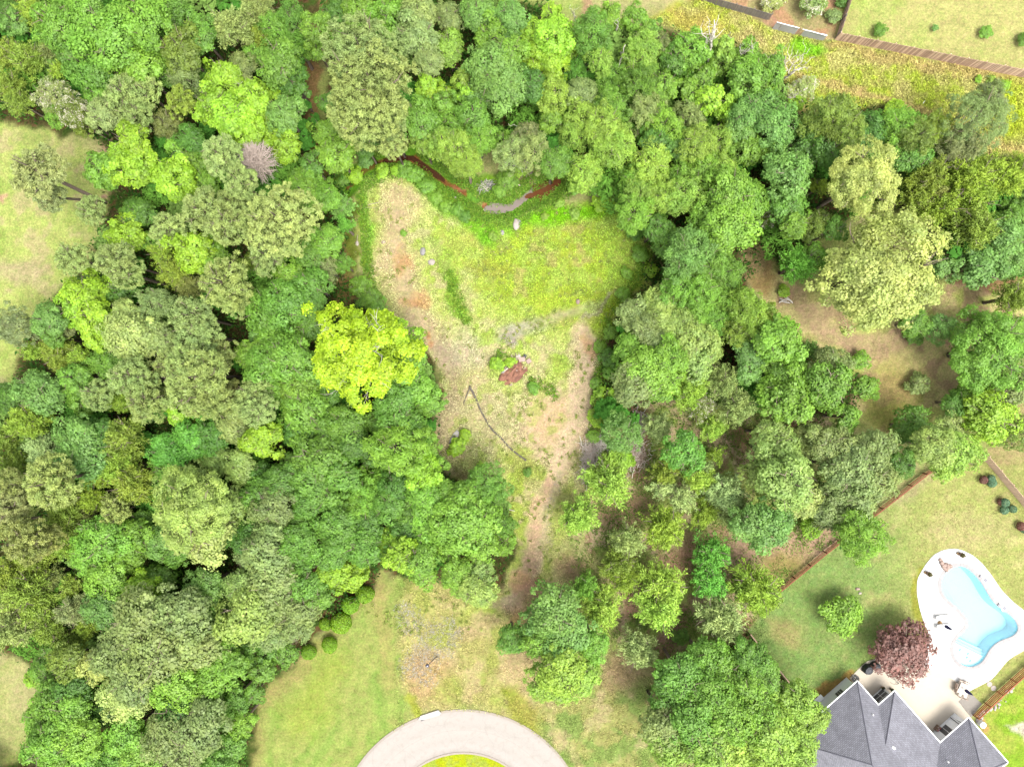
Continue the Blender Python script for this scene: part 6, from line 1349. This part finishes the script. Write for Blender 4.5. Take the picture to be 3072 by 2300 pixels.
# walls, set back under the eaves
ov = .55
def wall(u0, v0, u1, v1, name='wall'):
    a_, b_ = Vector((u0, -v0, 0)), Vector((u1, -v1, 0)); mid = (a_ + b_) / 2; L = (b_ - a_).length; MB().box((mid.x, mid.y, (EZ - .02) / 2), (L + .14, .15, EZ - .02), math.atan2(b_.y - a_.y, b_.x - a_.x)).build(name, M_sidewall, hr)
wp = [(ov, Wd - ov), (ov, ov), (4.08 + ov, ov), (4.08 + ov, -2.75 + ov), (12.9 + ov, -2.75 + ov), (12.9 + ov, -7.6 + ov), (20.4 - ov, -7.6 + ov), (20.4 - ov, -2.75 + ov), (24 - ov, -2.75 + ov), (24 - ov, Wd - ov)]
for i in range(len(wp)): a_, b_ = wp[i], wp[(i + 1) % len(wp)]; wall(*a_, *b_)
# soffit under the eaves
for (u0, u1, v0, v1) in ((0.02, ov, .02, Wd - .02), (4.1, 4.08 + ov, -2.73, ov), (12.92, 12.9 + ov, -7.58, -2.75 + ov)):
    MB().box(((u0 + u1) / 2, -(v0 + v1) / 2, EZ - .14), (u1 - u0, v1 - v0, .03)).build('soffit', M_white, hr)
# windows on the walls that face the pool garden (x = const, looking towards -x)
def window(u, v, w, z0, h, cols, rows_, scr=False):
    f = MB(); x = u - .10; t = .06
    f.box((x, -v, z0 + h + t / 2), (.07, w + 2 * t, t)); f.box((x, -v, z0 - t / 2), (.09, w + 2 * t, t)); f.box((x, -v - w / 2 - t / 2, z0 + h / 2), (.07, t, h)); f.box((x, -v + w / 2 + t / 2, z0 + h / 2), (.07, t, h))
    for i in range(1, cols): f.box((x - .01, -v - w / 2 + w * i / cols, z0 + h / 2), (.05, .045, h))
    for i in range(1, rows_): f.box((x - .008, -v, z0 + h * i / rows_), (.045, w, .045))
    wn_ = f.build('window', M_white, hr)
    MB().box((u - .085, -v, z0 + h / 2), (.02, w - .005, h - .005)).build('pane', M_dkwin, wn_)
window(ov, 2.6, 1.0, 1.0, 1.4, 3, 1); window(ov, Wd - 1.4, 1.0, 1.0, 1.4, 3, 1)
window(4.08 + ov, -.75, 2.6, .35, 2.05, 3, 3); window(12.9 + ov, -4.6, 1.2, .5, 1.9, 2, 1)
MB().box((12.9 + ov - .1, 6.3, 1.5), (.12, .08, 2.6)).build('downspout', M_darkmetal, hr); MB().box((12.6, 6.4, 2.3), (1.4, .07, .07), .3).build('bracket', M_darkmetal, hr)
MB().box((ov - .09, -Wd * .5, 1.5), (.1, .08, 2.6)).build('downspout', M_white, hr); MB().box((ov - .5, -Wd * .46, .35), (.7, 1.6, .1), 0).build('bench_ledge', M_white, hr)
for (u, v, k) in ((3.6, 1.4, 1.0), (7.9, 2.3, 2.2), (14.3, -1.8, 1.0)):
    h = .8 * v if v > 0 and u < 12 else .8 * (u - 12.9)
    if k > 2: MB().box((u, -v, EZ + h + .10), (.45, .35, .25), .4, (.5, 0)).build('roof_vent', M_white, hr)
    else: MB().lathe((u, -v, EZ + h), [(.09, -.1), (.09, .25), (.04, .28)], 10).build('vent_pipe', M_white, hr)
for v, z in ((1.0, 1.2), (6.2, 1.2)): MB().box((ov - .1, -v, 2.3), (.14, .12, .25)).build('wall_lamp', M_darkmetal, hr)
MB().box((20.2, 7.25, .45), (.4, .5, .9)).build('meter_box', M_sheet, hr)
